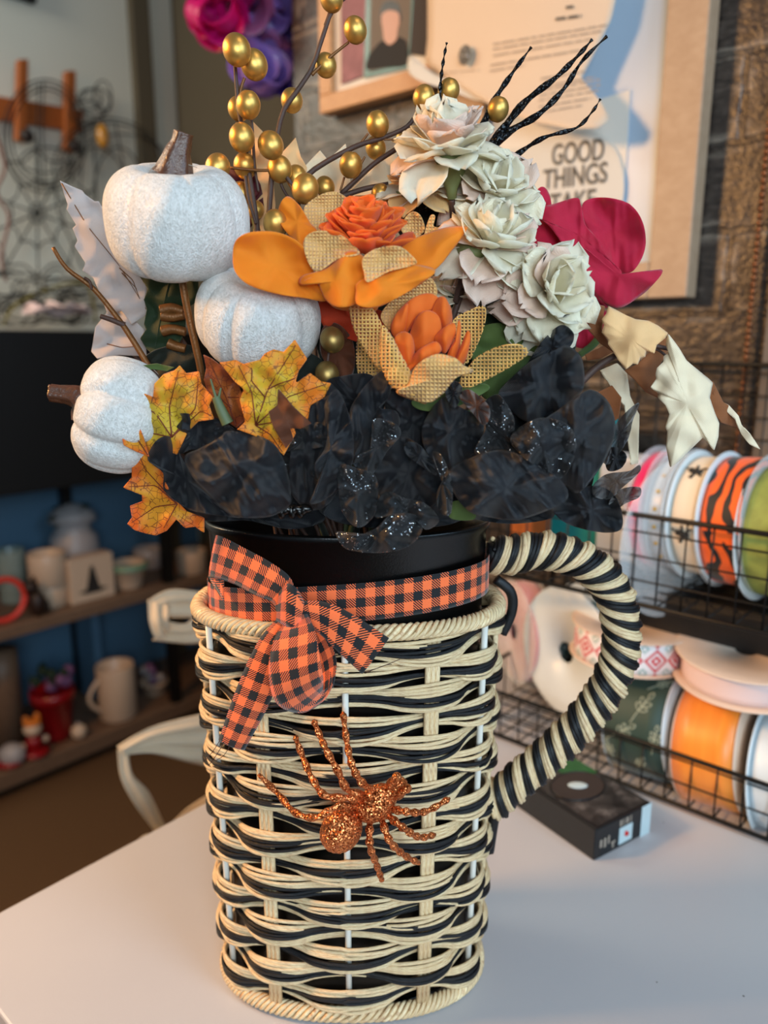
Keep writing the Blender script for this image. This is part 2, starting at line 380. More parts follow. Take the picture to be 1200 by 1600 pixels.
VX, VY = -.024, .50; ZB = .286; ZC = .345          # vase axis, basket rim height, can rim height
def into(k=0): 
    r = random.Random(k); return Vector((VX+r.uniform(-.05, .05), VY+r.uniform(-.02, .03), .2))
def stem_to_can(parent, start, k=0, r=.0016, mat='green_stem', name='stem', via=None):
    e = into(k); s = Vector(start); top = Vector((VX+(s.x-VX)*.35, VY+(s.y-VY)*.3+.005, .352)); top.x = max(VX-.07, min(VX+.07, top.x))
    mid = s.lerp(top, .5)+Vector((0, .012, .0))
    m = MB(); m.tube(catmull([s, mid, top, e], 20), r, 8); return m.build(name, mat, parent)

# ------------------------------------------------------------------ room shell
def uvbox(name, u0, u1, n0, n1, z0, z1, mat, parent=None, bevel=0):
    """box aligned with the walls"""
    R = Matrix.Rotation(RW, 3, 'Z'); m = MB(); c = UN((u0+u1)/2, (n0+n1)/2, (z0+z1)/2)
    if parent is None:
        hx, hy, hz = abs(u1-u0)/2, abs(n1-n0)/2, abs(z1-z0)/2
        m.box((0, 0, 0), (hx*2, hy*2, hz*2)); ob = m.build(name, mat, None, False, origin=(0, 0, 0), bevel=bevel)
        ob.location = c; ob.rotation_euler = (0, 0, RW); ORG[ob.name] = c; return ob
    m.box(c, (abs(u1-u0), abs(n1-n0), abs(z1-z0)), R); return m.build(name, mat, parent, False, bevel=bevel)
def brickmat():
    m = NM('dark_whitewashed_brick'); t = m.n('TexCoord'); s = m.n('SeparateXYZ', i_0=t.outputs['Object'])
    cv = m.n('CombineXYZ', i_0=s.outputs[0], i_1=s.outputs[2], i_2=0.0)
    wv = m.n('VectorMath', operation='ADD', i_0=cv.outputs[0])
    nz = m.n('TexNoise', i_Vector=cv.outputs[0], i_Scale=25.0); sc = m.n('VectorMath', operation='SCALE', i_0=nz.outputs['Color']); sc.inputs['Scale'].default_value = .012
    m.put(sc.outputs[0], wv.inputs[1])
    b = m.n('TexBrick', i_Vector=wv.outputs[0], i_Scale=1.0, i_Mortar_Size=.0045, i_Mortar_Smooth=.3, i_Brick_Width=.20, i_Row_Height=.092)
    m.put((1, 1, 1, 1), b.inputs['Mortar']); m.put((0, 0, 0, 1), b.inputs['Color1']); m.put((0, 0, 0, 1), b.inputs['Color2'])
    b2 = m.n('TexBrick', i_Vector=wv.outputs[0], i_Scale=1.0, i_Mortar_Size=.016, i_Mortar_Smooth=1.0, i_Brick_Width=.20, i_Row_Height=.092)
    m.put((1, 1, 1, 1), b2.inputs['Mortar']); m.put((0, 0, 0, 1), b2.inputs['Color1']); m.put((0, 0, 0, 1), b2.inputs['Color2'])
    streak = m.noise(m.obj(3, 1, 9), 6, 5, .7)
    grain = m.noise(m.obj(6, 1, 22), 9, 5, .7)
    base = m.ramp(grain, [(.35, lin((.15, .13, .12))), (.55, lin((.25, .22, .20))), (.75, lin((.37, .33, .30)))])
    wash = m.math('MULTIPLY', b2.outputs[0], m.ramp(streak, [(.45, (0, 0, 0)), (.62, (1, 1, 1))]))
    col = m.mix(m.math('MULTIPLY', wash, .75), base, lin((.68, .63, .57)))
    col = m.mix(m.math('MULTIPLY', b.outputs[0], .8), col, lin((.16, .14, .13)))
    m.set(Base_Color=col, Roughness=.34, Specular_IOR_Level=.6)
    m.bump(m.math('ADD', m.math('MULTIPLY', b.outputs[0], -1.0), m.math('MULTIPLY', m.noise(m.obj(), 70, 4, .65), .9)), .6, .004); return m.m
M['brick'] = brickmat()
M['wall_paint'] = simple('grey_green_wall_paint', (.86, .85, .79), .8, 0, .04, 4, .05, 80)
M['wall_paint_shaded'] = simple('shaded_wall_paint', (.38, .34, .27), .8, 0, .04, 4, .05, 80)  # darker copy of the wall paint; the back wall's shade is in its colour
def carpet():
    m = NM('brown_carpet'); o = m.obj()
    m.set(Base_Color=m.mix(m.noise(o, 350, 3, .7), lin((.20, .13, .06)), lin((.46, .32, .17))), Roughness=.95); m.bump(m.noise(o, 300, 3), .8, .01); return m.m
M['carpet'] = carpet()
M['wood'] = None
def wood(name, a, b, sx=2, sy=40):
    m = NM(name); g = m.noise(m.obj(sx, sy, sy), 3, 4, .6, .4); m.set(Base_Color=m.mix(g, lin(a), lin(b)), Roughness=.5); m.bump(g, .1, .001); return m.m
M['wood'] = wood('pale_frame_wood', (.60, .49, .39), (.72, .62, .52), 3, 30)
M['oak'] = wood('light_oak_wood', (.68, .50, .34), (.80, .62, .44), 3, 30)
M['orange_wood'] = wood('orange_stained_wood', (.55, .27, .10), (.72, .40, .18))
M['shelf_wood'] = wood('grey_brown_shelf_board', (.34, .26, .20), (.52, .42, .34))
ZF = -.72
m = MB(); m.add([(-4, -2, ZF), (3, -2, ZF), (3, 4, ZF), (-4, 4, ZF)], [(0, 1, 2, 3)]); struct(m.build('floor', 'carpet', smooth=False))
NW = .95; UE = u_of(PN(463, 300, NW)); US = 1.95; UL = 2.32; NB = n_of(PU(272, 100, UL))
struct(uvbox('wall_right', -1.6, UE, NW, NW+.14, ZF, 1.9, 'brick'))
struct(uvbox('wall_back', UE-.6, UL, NB, NB+.1, ZF, 1.9, 'wall_paint_shaded'))
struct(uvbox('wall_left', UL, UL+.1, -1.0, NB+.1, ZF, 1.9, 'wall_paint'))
struct(uvbox('trim_1', UL-.03, UL, NB-.16, NB-.10, ZF, 1.9, 'wall_paint_shaded'))

# ------------------------------------------------------------------ table
def tabletop():
    m = NM('white_laminate'); o = m.obj()
    sp = m.n('TexVoronoi', i_Vector=o, i_Scale=42.0, i_Randomness=1.0)
    d = m.math('LESS_THAN', m.math('ADD', sp.outputs['Distance'], m.math('MULTIPLY', m.noise(o, 400, 2), .05)), .058)
    sel = m.math('GREATER_THAN', m.noise(o, 9, 2), .52)
    col = m.mix(m.noise(o, 6, 3), lin((.70, .70, .72)), lin((.74, .735, .745)))
    col = m.mix(m.math('MULTIPLY', m.math('MULTIPLY', d, sel), .75), col, lin((.22, .17, .12)))
    m.set(Base_Color=col, Roughness=.42, Specular_IOR_Level=.4); m.bump(m.noise(o, 900, 2), .12, .0005); return m.m
M['laminate'] = tabletop()
M['grey_metal'] = simple('grey_table_metal', (.45, .45, .46), .4, .6)
UT = u_of(PZ(165, 1337, 0)); N0 = n_of(PZ(5, 1590, 0))
ctr = UN((UT-.7)/2, (N0+NW)/2, ZF)
tb = thing('table', ctr, 'large white laminate work table under the flower arrangement', 'table')
uvbox('tabletop', -.7, UT, N0, NW-.003, -.026, 0, 'laminate', tb, bevel=.002)
for uu in (-.64, UT-.06):
    for nn in (N0+.06, NW-.08): uvbox('leg', uu-.02, uu+.02, nn-.02, nn+.02, ZF, -.026, 'grey_metal', tb)

# ------------------------------------------------------------------ wicker vase
vase = thing('wicker_vase', (VX, VY, 0), 'tall cream and black wicker vase around a black metal can, with looped handle', 'vase')
BR = .60
def osc(a, ph, e=2.25):
    c, s = math.cos(ph), math.sin(ph)
    return math.copysign(abs(c)**(2/e), c)*a, math.copysign(abs(s)**(2/e), s)*a*BR
def ring_pt(a, ph, z, off=0):
    x, y = osc(a, ph); L = math.hypot(x, y); nx, ny = x, y/BR**2; l = math.hypot(nx, ny)
    return Vector((VX+x+nx/l*off, VY+y+ny/l*off, z))
def rbase(z): t = z/ZB; return .0945+.0065*t**.8
m = MB()   # the can
prof = [(.02, .006), (.083, .006), (.087, .02), (.0905, ZB), (.0925, ZC-.006), (.0945, ZC-.003), (.0950, ZC), (.0940, ZC+.002), (.0920, ZC-.001), (.0900, ZC-.01), (.086, .02), (.01, .02)]
k = 96; vs = []; 
for a, z in prof:
    for j in range(k):
        ph = 2*PI*j/k; x, y = osc(a, ph, 2.1); vs.append((VX+x, VY+y, z))
m.add(vs, [(i*k+j, i*k+(j+1) % k, (i+1)*k+(j+1) % k, (i+1)*k+j) for i in range(len(prof)-1) for j in range(k)])
m.build('metal_can', 'can', vase)
NS = 12; rows = 16; pitch = (ZB-.014)/rows
nat, blk = MB(), MB(); rnd = random.Random(3)
for r_ in range(rows):
    zc = .012+pitch*(r_+.5)
    offs = []
    for j in range(9): offs.append((j-4)*pitch/8.4)
    jit = [rnd.uniform(-.0004, .0004) for _ in offs]
    for j, of in enumerate(offs):
        black = j in ((2, 3, 4) if r_ % 3 else (3, 4, 5)); pts = []
        for q in range(NS*14):
            s_ = q/14; ph = 2*PI*q/(NS*14)-PI/2
            wv = math.cos(PI*(s_+r_)); wv = math.copysign(abs(wv)**.8, wv)
            spread = .83+.28*wv
            z = zc+of*spread+jit[j]+.0022*math.sin(PI*s_*.5+r_*1.9+(1.2 if black else 0))*(1 if black else .5)+.0007*math.sin(s_*2.3+j*2+r_)
            out = .0048*wv+.0007*math.cos(j*1.7+s_*3)-(abs(of)*.12)+(.0006 if black else 0)
            pts.append(ring_pt(rbase(z), ph, z, out))
        pts.append(pts[0]); pts.append(pts[1])
        (blk if black else nat).tube(pts, .00125 if black else .00128, 6, False)
nat.build('natural_weave', 'reed', vase); bw = blk.build('black_weave', 'reed_black', vase)
for s_ in range(NS):
    ph = 2*PI*s_/NS-PI/2
    if s_ % 2 == 0:
        m = MB(); m.tube([ring_pt(rbase(z), ph, z, .0004) for z in (.004, .08, .16, .23, ZB-.002)], .0021, 10); m.build('spoke', 'spoke_white', vase)['label'] = 'white coated upright wire'
    else:
        m = MB()
        for o in (-.0032, 0, .0032): m.tube([ring_pt(rbase(z), ph+o/.09, z, .0002) for z in (.004, .08, .16, .23, ZB-.002)], .0019, 8)
        m.build('spoke', 'reed', vase)['label'] = 'bundle of cream upright reeds'
def wrapped_ring(name, a, z, R, per, strands, r):
    m = MB(); n = per*18
    for st in range(strands):
        pts = []
        for q in range(n+1):
            ph = 2*PI*q/n-PI/2; t = 2*PI*per*q/n+2*PI*st/strands/1.0
            p = ring_pt(a, ph, z, R*math.cos(t)); p.z += R*math.sin(t)*.95; pts.append(p)
        m.tube(pts, r, 5, False)
    core = [ring_pt(a, 2*PI*q/96-PI/2, z) for q in range(98)]; m.tube(core, R*.8, 8, False)
    return m.build(name, 'reed', vase)
wrapped_ring('top_rim', .1012, ZB+.001, .0042, 26, 5, .0016)
wrapped_ring('base_rim', .0945, .0062, .0042, 26, 5, .0016)
# handle
hp = [(762, 868), (800, 866), (845, 860), (890, 868), (930, 890), (958, 925), (970, 970), (970, 1015), (955, 1062), (928, 1105), (890, 1148), (845, 1190), (800, 1228), (768, 1256)]
hc = catmull([W(x, y, VY) for x, y in hp], 700)
hc = resample(hc, 720, False)
T = [(hc[min(i+1, 719)]-hc[max(i-1, 0)]).normalized() for i in range(720)]
hl = sum((b-a).length for a, b in zip(hc, hc[1:]))
core = MB(); core.tube(hc[::8], .0092, 12); handle = core.build('handle', 'reed_black', vase)
hn, hb = MB(), MB(); turns = hl/.0128; B0 = Vector((0, 1, 0))
for st in range(6):
    pts = []
    for i in range(720):
        u = i/719; N_ = T[i].cross(B0).normalized(); t = 2*PI*(turns*u+st/6)+.35*math.sin(u*40)
        rr = .0112+.0011*math.sin(u*90+st*2)+(.0006 if st in (1, 4) else 0)
        pts.append(hc[i]+(N_*math.cos(t)+B0*math.sin(t))*rr+T[i]*(.0042*math.cos(t+.4)+.0008*math.sin(u*55)))
    (hn if st < 3 else hb).tube(pts, .00165, 6)
hn.build('natural_wrap', 'reed', handle); hb.build('black_wrap', 'reed_black', handle)
m = MB(); m.tube(catmull([W(775, 905, VY), W(798, 925, VY), W(800, 955, VY), W(785, 990, VY)], 14), .0035, 8)
m.build('handle_binding', 'reed_black', vase)
m = MB(); m.tube(catmull([W(775, 1262, VY), W(770, 1290, VY), W(764, 1330, VY)], 10), .004, 8); m.build('handle_binding', 'reed_black', vase)

# ------------------------------------------------------------------ gingham ribbon and bow
bow = thing('ribbon_bow', W(455, 950, .43), 'orange and black gingham ribbon tied in a bow around the black can', 'ribbon')
zr = W(770, 888, .5).z; zf = W(580, 942, .444).z; zl = W(338, 925, .5).z
m = MB(); vs = []; uvs = []; k = 150; L = 0; prev = None
for j in range(k+1):
    ph = 2*PI*j/k
    s_ = math.sin(ph); zz = (zr*(1+math.cos(ph))/2+zl*(1-math.cos(ph))/2); zz = zz+(zf-(zr+zl)/2)*max(0, -s_)**1.2
    c_ = ring_pt(.0936, ph, zz, .0008); 
    if prev is not None: L += (c_-prev).length
    prev = c_
    for i in range(7): v = (i/6-.5)*.0240; vs.append(c_+Vector((0, 0, v))); uvs.append((L, v+.0148))
m.add(vs, [(j*7+i, j*7+i+1, (j+1)*7+i+1, (j+1)*7+i) for j in range(k) for i in range(6)], uvs)
m.build('band', 'gingham', bow, thick=.0006)
def strip(name, A, Bp, parent=bow, n=50, arch=.002, mat='gingham', u0=0, v0=.0148, thick=.0006, wv=.0):
    """ribbon between two edge curves given as (x, y, Y)"""
    a = catmull([W(*p) for p in A], n); b = catmull([W(*p) for p in Bp], n); vs = []; uvs = []; L = u0; pm = None
    for i in range(n+1):
        mid = (a[i]+b[i])/2; wd = (b[i]-a[i]).length
        if pm is not None: L += (mid-pm).length
        pm = mid; fac = .0245/max(wd, .012) if wd < .0245 else 1
        for j in range(9):
            t = j/8; p = a[i].lerp(b[i], t); p = p+Vector((0, -1, 0))*(arch*(1-(2*t-1)**2)+wv*math.sin(i*.35+t*5)); vs.append(p); uvs.append((L, (t-.5)*wd*fac+v0))
    mm = MB(); mm.add(vs, [(i*9+j, i*9+j+1, (i+1)*9+j+1, (i+1)*9+j) for i in range(n) for j in range(8)], uvs)
    return mm.build(name, mat, parent, thick=thick)
# left flat loop: front layer from the knot out to the left end and back
strip('bow_loop', [(462, 945, .424), (455, 905, .424), (425, 880, .428), (385, 858, .436), (345, 838, .447), (338, 842, .458), (352, 880, .452)],
      [(432, 955, .424), (425, 940, .426), (400, 930, .430), (365, 912, .440), (332, 902, .450), (328, 905, .462), (350, 940, .455)], arch=.003)
strip('bow_tail', [(440, 960, .423), (405, 1000, .416), (372, 1070, .414), (342, 1156, .417)],
      [(470, 975, .421), (445, 1015, .412), (425, 1090, .410), (382, 1172, .413)], arch=.002, v0=.0148)
# hanging loop
strip('bow_loop', [(450, 965, .420), (428, 1000, .406), (420, 1050, .400), (432, 1098, .402), (470, 1114, .409), (505, 1095, .413), (520, 1070, .414)],
      [(478, 955, .418), (492, 985, .400), (500, 1030, .392), (505, 1060, .396), (505, 1078, .408), (515, 1070, .416), (516, 1050, .418)], arch=.002)
strip('bow_loop', [(520, 1075, .415), (525, 1030, .418), (505, 985, .418), (468, 950, .421)],
      [(500, 1085, .417), (495, 1050, .421), (480, 1005, .420), (455, 962, .422)], arch=-.001)
strip('bow_tail', [(462, 940, .418), (505, 940, .416), (548, 958, .413), (608, 997, .410)],
      [(478, 972, .416), (505, 995, .411), (530, 1020, .408), (566, 1053, .406)], arch=.001, v0=.0148)
strip('knot', [(437, 925, .418), (448, 912, .410), (462, 918, .408), (475, 940, .411)],
      [(432, 970, .420), (446, 978, .411), (458, 985, .409), (470, 975, .413)], arch=.003, v0=.0148)
m = MB()
for a, b, c_ in (((344, 1156), (332, 1175), (318, 1190)), ((350, 1160), (338, 1180), (326, 1196)), ((360, 1164), (350, 1180), (338, 1188)), ((566, 1050), (590, 1044), (625, 1030)), ((570, 1052), (600, 1040), (612, 1038))):
    m.tube(catmull([W(a[0], a[1], .413), W(b[0], b[1], .411), W(c_[0], c_[1], .414)], 8), .00022, 4)
m.build('frayed_thread', simple('dark_thread', (.25, .13, .1), .8), bow)

# ------------------------------------------------------------------ copper spider
sp = thing('glitter_spider', W(590, 1250, .424), 'copper glitter spider clinging to the front of the wicker vase', 'spider')
YS = .425
def sball(name, pts, YY, rx, ry, rz, ang=0):
    m = MB(); c_ = W(*pts, YY); m.ball(c_, (rx, ry, rz), 28, 18, Matrix.Rotation(ang, 3, 'Y'))
    for i, v in enumerate(m.v):
        v = Vector(v); nv = (v-c_).normalized(); m.v[i] = tuple(v+nv*.0006*noise.noise(v*600))
    return m.build(name, 'copper_glitter', sp)
sball('abdomen', (533, 1297), YS-.008, .0125, .0120, .0145, .6)
sball('thorax', (588, 1255), YS-.006, .0105, .0085, .0145, .75)
sball('head', (618, 1232), YS-.006, .0070, .0060, .0085, .75)
legs = [[(572, 1262), (530, 1260), (495, 1277), (462, 1270), (434, 1240), (404, 1210)], [(575, 1250), (545, 1247), (508, 1243), (488, 1217), (472, 1180), (461, 1150)],
        [(580, 1245), (545, 1235), (528, 1205), (510, 1172), (500, 1150), (490, 1125)], [(590, 1240), (565, 1222), (550, 1195), (542, 1160), (536, 1112)],
        [(605, 1262), (632, 1268), (665, 1268), (703, 1247)], [(602, 1270), (628, 1292), (655, 1308), (680, 1304)], [(595, 1275), (608, 1312), (630, 1335), (655, 1349)], [(578, 1280), (578, 1320), (588, 1350), (597, 1376)]]
for i, lg in enumerate(legs):
    n = len(lg); P = []
    for j, (x, y) in enumerate(lg):
        f = j/(n-1); P.append(W(x, y, YS-.004-.014*math.sin(PI*min(1, f*1.25))+.006*f+(.004 if x < 450 else 0)))
    P = catmull(P, 60); m = MB(); rr = [.0024*(1-.28*(i_/60))*(1+.22*math.sin(i_*.75+i))*(.6 if i_ > 58 else 1) for i_ in range(61)]
    m.tube(P, rr, 12); m.build('leg', 'copper_glitter', sp)
for a in ([(608, 1232), (620, 1214)], [(618, 1242), (636, 1232)]):
    m = MB(); m.tube(catmull([W(*a[0], YS-.008), W((a[0][0]+a[1][0])/2, (a[0][1]+a[1][1])/2, YS-.012), W(*a[1], YS-.014)], 8), .0022, 10); m.ball(W(*a[1], YS-.014), .0029); m.build('feeler', 'copper_glitter', sp)

# ------------------------------------------------------------------ velvet pumpkins
def pumpkin(px, py, Y, rx, rh, ax, label, ribs=8, stem=None, seed=0, gr=.10, rot=0, stick=True):
    c_ = W(px, py, Y); ax = Vector(ax).normalized(); q = ax.to_track_quat('Z', 'Y').to_matrix() @ Matrix.Rotation(rot, 3, 'Z')
    s = (c_-CAM).dot(FW)/F; a = rx*s; h = rh*s
    t = thing('velvet_pumpkin', c_, label, 'pumpkin', None)
    nu, nv = 48, 120; vs = []; uvs = []
    for i in range(nu+1):
        th = PI*i/nu
        for j in range(nv):
            ph = 2*PI*j/nv; g = abs(math.sin(ribs*ph/2+.3*math.sin(ph*2+seed))); dep = gr*(1-g)**2.2*(math.sin(th)**.5)
            r = a*(math.sin(th)**.72)*(1-dep); z = h*math.copysign(abs(math.cos(th))**.85, math.cos(th))*(1-.34*math.exp(-(math.sin(th)/.30)**2))*(1-dep*.7)
            v = Vector((r*math.cos(ph), r*math.sin(ph), z)); v *= 1+.022*noise.noise(v*35+Vector((seed, 0, 0)))
            vs.append(c_+q @ v); uvs.append((ph*a, th*h))
    m = MB(); m.add(vs, [(i*nv+j, (i+1)*nv+j, (i+1)*nv+(j+1) % nv, i*nv+(j+1) % nv) for i in range(nu) for j in range(nv)], uvs)
    m.build('body', 'velvet', t)
    if stem:
        P = catmull([W(*p) for p in stem], 16); m = MB(); n = 10; k = len(P); vs = []
        for i, p in enumerate(P):
            f = i/(k-1); Tn = (P[min(i+1, k-1)]-P[max(i-1, 0)]).normalized(); A = Tn.cross(Vector((0, 1, 0))).normalized(); B = Tn.cross(A)
            R_ = .0068*(1-f)**2.2+.0042+.0006*f
            for j in range(n*2):
                tt = PI*j/n+f*.8; rr = R_*(1+.16*math.cos(5*tt)); vs.append(p+(A*math.cos(tt)+B*math.sin(tt))*rr)
        n2 = n*2; m.add(vs, [(i*n2+j, i*n2+(j+1) % n2, (i+1)*n2+(j+1) % n2, (i+1)*n2+j) for i in range(k-1) for j in range(n2)]+[tuple((k-1)*n2+j for j in range(n2))])
        m.build('stem', 'pump_stem', t)
    return t
pA = pumpkin(277, 346, .46, 112, 88, (.06, -.35, 1), 'white velvet pumpkin with brown stem, topmost and largest of three', 8, [(272, 275, .452), (277, 245, .450), (283, 225, .449), (287, 207, .448)], 1, .05, .2)
m = MB(); pxtube(m, [(283, 425, .462), (292, 480, .465), (310, 560, .47), (330, 640, .478), (400, 790, .50)], .0022); m.build('stick', 'twig_gold', pA)
pB = pumpkin(404, 494, .465, 98, 76, (.15, -.55, 1), 'white velvet pumpkin below the orange silk petals, with no visible stem', 9, None, 5, .09, .6)
m = MB(); pxtube(m, [(420, 560, .48), (440, 640, .49), (470, 790, .5)], .0022); m.build('stick', 'twig', pB)
pC = pumpkin(186, 648, .455, 92, 68, (-1, -.25, .28), 'white velvet pumpkin lying sideways at far left, stem pointing left', 7, [(140, 640, .45), (125, 622, .448), (104, 616, .447), (78, 613, .446)], 9, .17, .5)
m = MB(); pxtube(m, [(230, 640, .465), (300, 680, .48), (400, 790, .5)], .0022); m.build('stick', 'twig', pC)
for i, pl in enumerate(([(500, 743), (545, 735), (590, 748)], [(503, 765), (550, 770), (592, 762)], [(505, 828), (550, 820), (600, 832)], [(530, 878), (560, 890), (600, 900)])):
    m = MB(); P = c4(pl); pxtube(m, [(x, y, .50) for x, y in P], (.0035, .0028)); 
    tag(m.build('wooden_peg', 'twig_gold'), ['uppermost short brown twig stub beside the dark green leaf', 'second short brown twig stub from the top beside the dark green leaf', 'third short brown twig stub from the top beside the dark green leaf', 'lowest short brown twig stub beside the dark green leaf'][i], 'twig', 'twig stubs under the large pumpkin')

# ------------------------------------------------------------------ orange burlap and silk flowers
def flower(name, px, py, Y, label, cat='flower', group=None, k=0, stem=True, mat='green_stem', r=.0022):
    t = thing(name, W(px, py, Y), label, cat, group)
    if stem: stem_to_can(t, W(px, py, Y), k, r, mat)
    return t
S = lambda n, cr, pts, Y, mat, par, **k: sheet(n, cr(pts), Y, mat, par, **k)
f1 = flower('silk_flower', 580, 400, .47, 'large open flower of orange silk and golden burlap petals beside upper pumpkins', k=1)
S('outer_petal', c6, [(33, 290), (45, 230), (100, 200), (190, 198), (270, 230), (320, 290), (345, 380), (385, 455), (300, 445), (200, 430), (100, 400), (45, 350)], .424, 'orange_silk', f1, gx=.012, bulge=.006, fold=.0014, fang=PI/2+.2, ruf=.003)
S('outer_petal', c6, [(205, 110), (235, 65), (280, 95), (320, 160), (350, 200), (320, 260), (260, 225), (215, 170)], .462, 'orange_silk', f1, gy=-.01, fold=.001, ruf=.003)
S('outer_petal', c6, [(900, 178), (910, 190), (860, 260), (790, 340), (720, 340), (650, 290), (690, 235), (820, 185)], .448, 'orange_silk', f1, gx=-.006, gy=-.02, bulge=-.004, fold=.0015, fang=.8)
S('outer_petal', c6, [(283, 398), (290, 365), (380, 335), (470, 270), (530, 300), (548, 380), (520, 420), (500, 465), (430, 480), (380, 450), (345, 375), (310, 375)], .424, 'orange_silk', f1, gy=-.012, bulge=-.005, ruf=.002, fold=.001)
S('outer_petal', c6, [(505, 385), (600, 345), (700, 320), (792, 342), (740, 390), (660, 440), (570, 480), (500, 470), (495, 420)], .417, 'orange_silk', f1, gy=-.015, bulge=-.004, ruf=.002, fold=.001)
S('outer_petal', c6, [(370, 380), (560, 380), (640, 420), (590, 460), (560, 498), (470, 495), (400, 470)], .440, 'orange_silk', f1, gy=.01, bulge=-.006)
S('burlap_petal', c6, [(300, 110), (360, 60), (420, 47), (470, 80), (492, 125), (470, 180), (400, 210), (330, 190)], .468, 'burlap_dense', f1, gy=-.02, bulge=.006, ruf=.002)
S('burlap_petal', c6, [(298, 240), (320, 205), (370, 193), (430, 205), (480, 240), (508, 280), (430, 298), (350, 345), (315, 310)], .428, 'burlap_dense', f1, gy=-.012, bulge=.005, ruf=.002)
S('burlap_petal', c6, [(520, 300), (560, 265), (620, 252), (670, 258), (718, 302), (710, 322), (620, 345), (540, 385), (525, 350)], .416, 'burlap_dense', f1, gy=-.012, bulge=.006, ruf=.002)
S('burlap_petal', c6, [(500, 122), (560, 108), (610, 115), (650, 150), (665, 190), (600, 200), (520, 170)], .478, 'burlap_dense', f1, bulge=.005, ruf=.002)
S('burlap_petal', c6, [(665, 175), (700, 125), (735, 135), (752, 190), (710, 225), (680, 215)], .472, 'burlap_dense', f1, bulge=.004, ruf=.001)
S('burlap_petal', c6, [(750, 212), (772, 140), (792, 138), (786, 175), (812, 180), (800, 195), (762, 222)], .468, 'burlap_dense', f1)
pom(f1, W(572, 398, .452), Vector((.0, -.50, .85)), 40, .031, .0165, 1.12, ['orange_core'], 'centre_petal', .5, -.25, 0, .9, seed=5, rise=.014)

f2 = flower('silk_flower', 665, 615, .45, 'half-open burlap tulip flower with bright orange centre above the black petals', k=2, r=.003)
S('burlap_petal', c6, [(455, 395), (480, 388), (530, 450), (580, 520), (602, 590), (600, 660), (598, 725), (540, 660), (490, 570), (470, 490)], .432, 'burlap', f2, gx=-.01, bulge=-.003, fold=.002, fang=.5)
S('burlap_petal', c6, [(592, 550), (630, 590), (660, 650), (702, 730), (700, 765), (640, 785), (600, 730), (582, 650)], .416, 'burlap', f2, bulge=-.004, gx=-.008)
S('burlap_petal', c6, [(690, 770), (720, 700), (790, 658), (860, 668), (900, 698), (935, 720), (870, 745), (820, 805), (765, 838), (690, 822), (645, 795)], .408, 'burlap_dense', f2, bulge=-.005, gy=.014, ruf=.002)
S('burlap_petal', c6, [(640, 690), (700, 730), (760, 838), (700, 820), (650, 790), (610, 740)], .414, 'burlap', f2, bulge=-.004)
S('burlap_petal', c6, [(880, 765), (920, 700), (960, 660), (1040, 625), (1115, 622), (1140, 655), (1080, 700), (1000, 745), (920, 782)], .422, 'burlap', f2, gx=-.008, gy=.02, fold=.0015, fang=1.2)
S('burlap_petal', c6, [(860, 530), (920, 492), (976, 478), (978, 540), (950, 620), (912, 692), (880, 680), (850, 610)], .444, 'burlap', f2, gy=.01, bulge=.004)
S('burlap_petal', c6, [(588, 515), (630, 455), (700, 408), (765, 368), (796, 400), (790, 445), (710, 445), (650, 520), (630, 570)], .452, 'burlap_dense', f2, bulge=.005, gx=.005)
ip = [([(560, 600)], 0)]
for pts, yy in (([(640, 600), (670, 572), (705, 590), (714, 650), (700, 712), (662, 680)], .424), ([(690, 610), (720, 520), (765, 492), (808, 520), (810, 590), (760, 650), (700, 640)], .430),
                ([(640, 560), (660, 490), (720, 440), (780, 430), (820, 470), (760, 500), (700, 560), (660, 600)], .440), ([(690, 720), (720, 650), (790, 610), (815, 640), (780, 670), (720, 700)], .420),
                ([(790, 600), (820, 560), (862, 540), (868, 580), (840, 640), (820, 650)], .428), ([(775, 520), (800, 450), (830, 445), (850, 500), (840, 560), (810, 560)], .436),
                ([(838, 660), (870, 590), (880, 530), (888, 560), (880, 650), (860, 690)], .430), ([(866, 690), (895, 610), (915, 568), (924, 600), (905, 680), (880, 700)], .427),
                ([(625, 560), (650, 500), (690, 470), (680, 560), (650, 600)], .438), ([(735, 470), (790, 440), (810, 480), (780, 560), (740, 560)], .443), ([(820, 480), (845, 470), (855, 530), (835, 600), (815, 560)], .441)):
    S('centre_petal', c6, pts, yy, 'orange_core', f2, bulge=-.005, fold=.0012, gy=.006)
f3 = flower('silk_flower', 540, 590, .485, 'deep orange flower mostly hidden between the lower pumpkin and the burlap tulip', k=3)
S('outer_petal', c6, [(350, 470), (400, 450), (500, 480), (600, 500), (620, 580), (560, 620), (470, 600), (380, 560)], .478, 'orange_red', f3, ruf=.004)
S('outer_petal', c6, [(370, 560), (420, 540), (480, 600), (490, 700), (460, 760), (390, 700), (360, 640)], .474, 'brown_sheer', f3, ruf=.003)
S('burlap_petal', c6, [(500, 600), (540, 610), (590, 660), (590, 740), (540, 760), (500, 720)], .470, 'burlap', f3, ruf=.003)

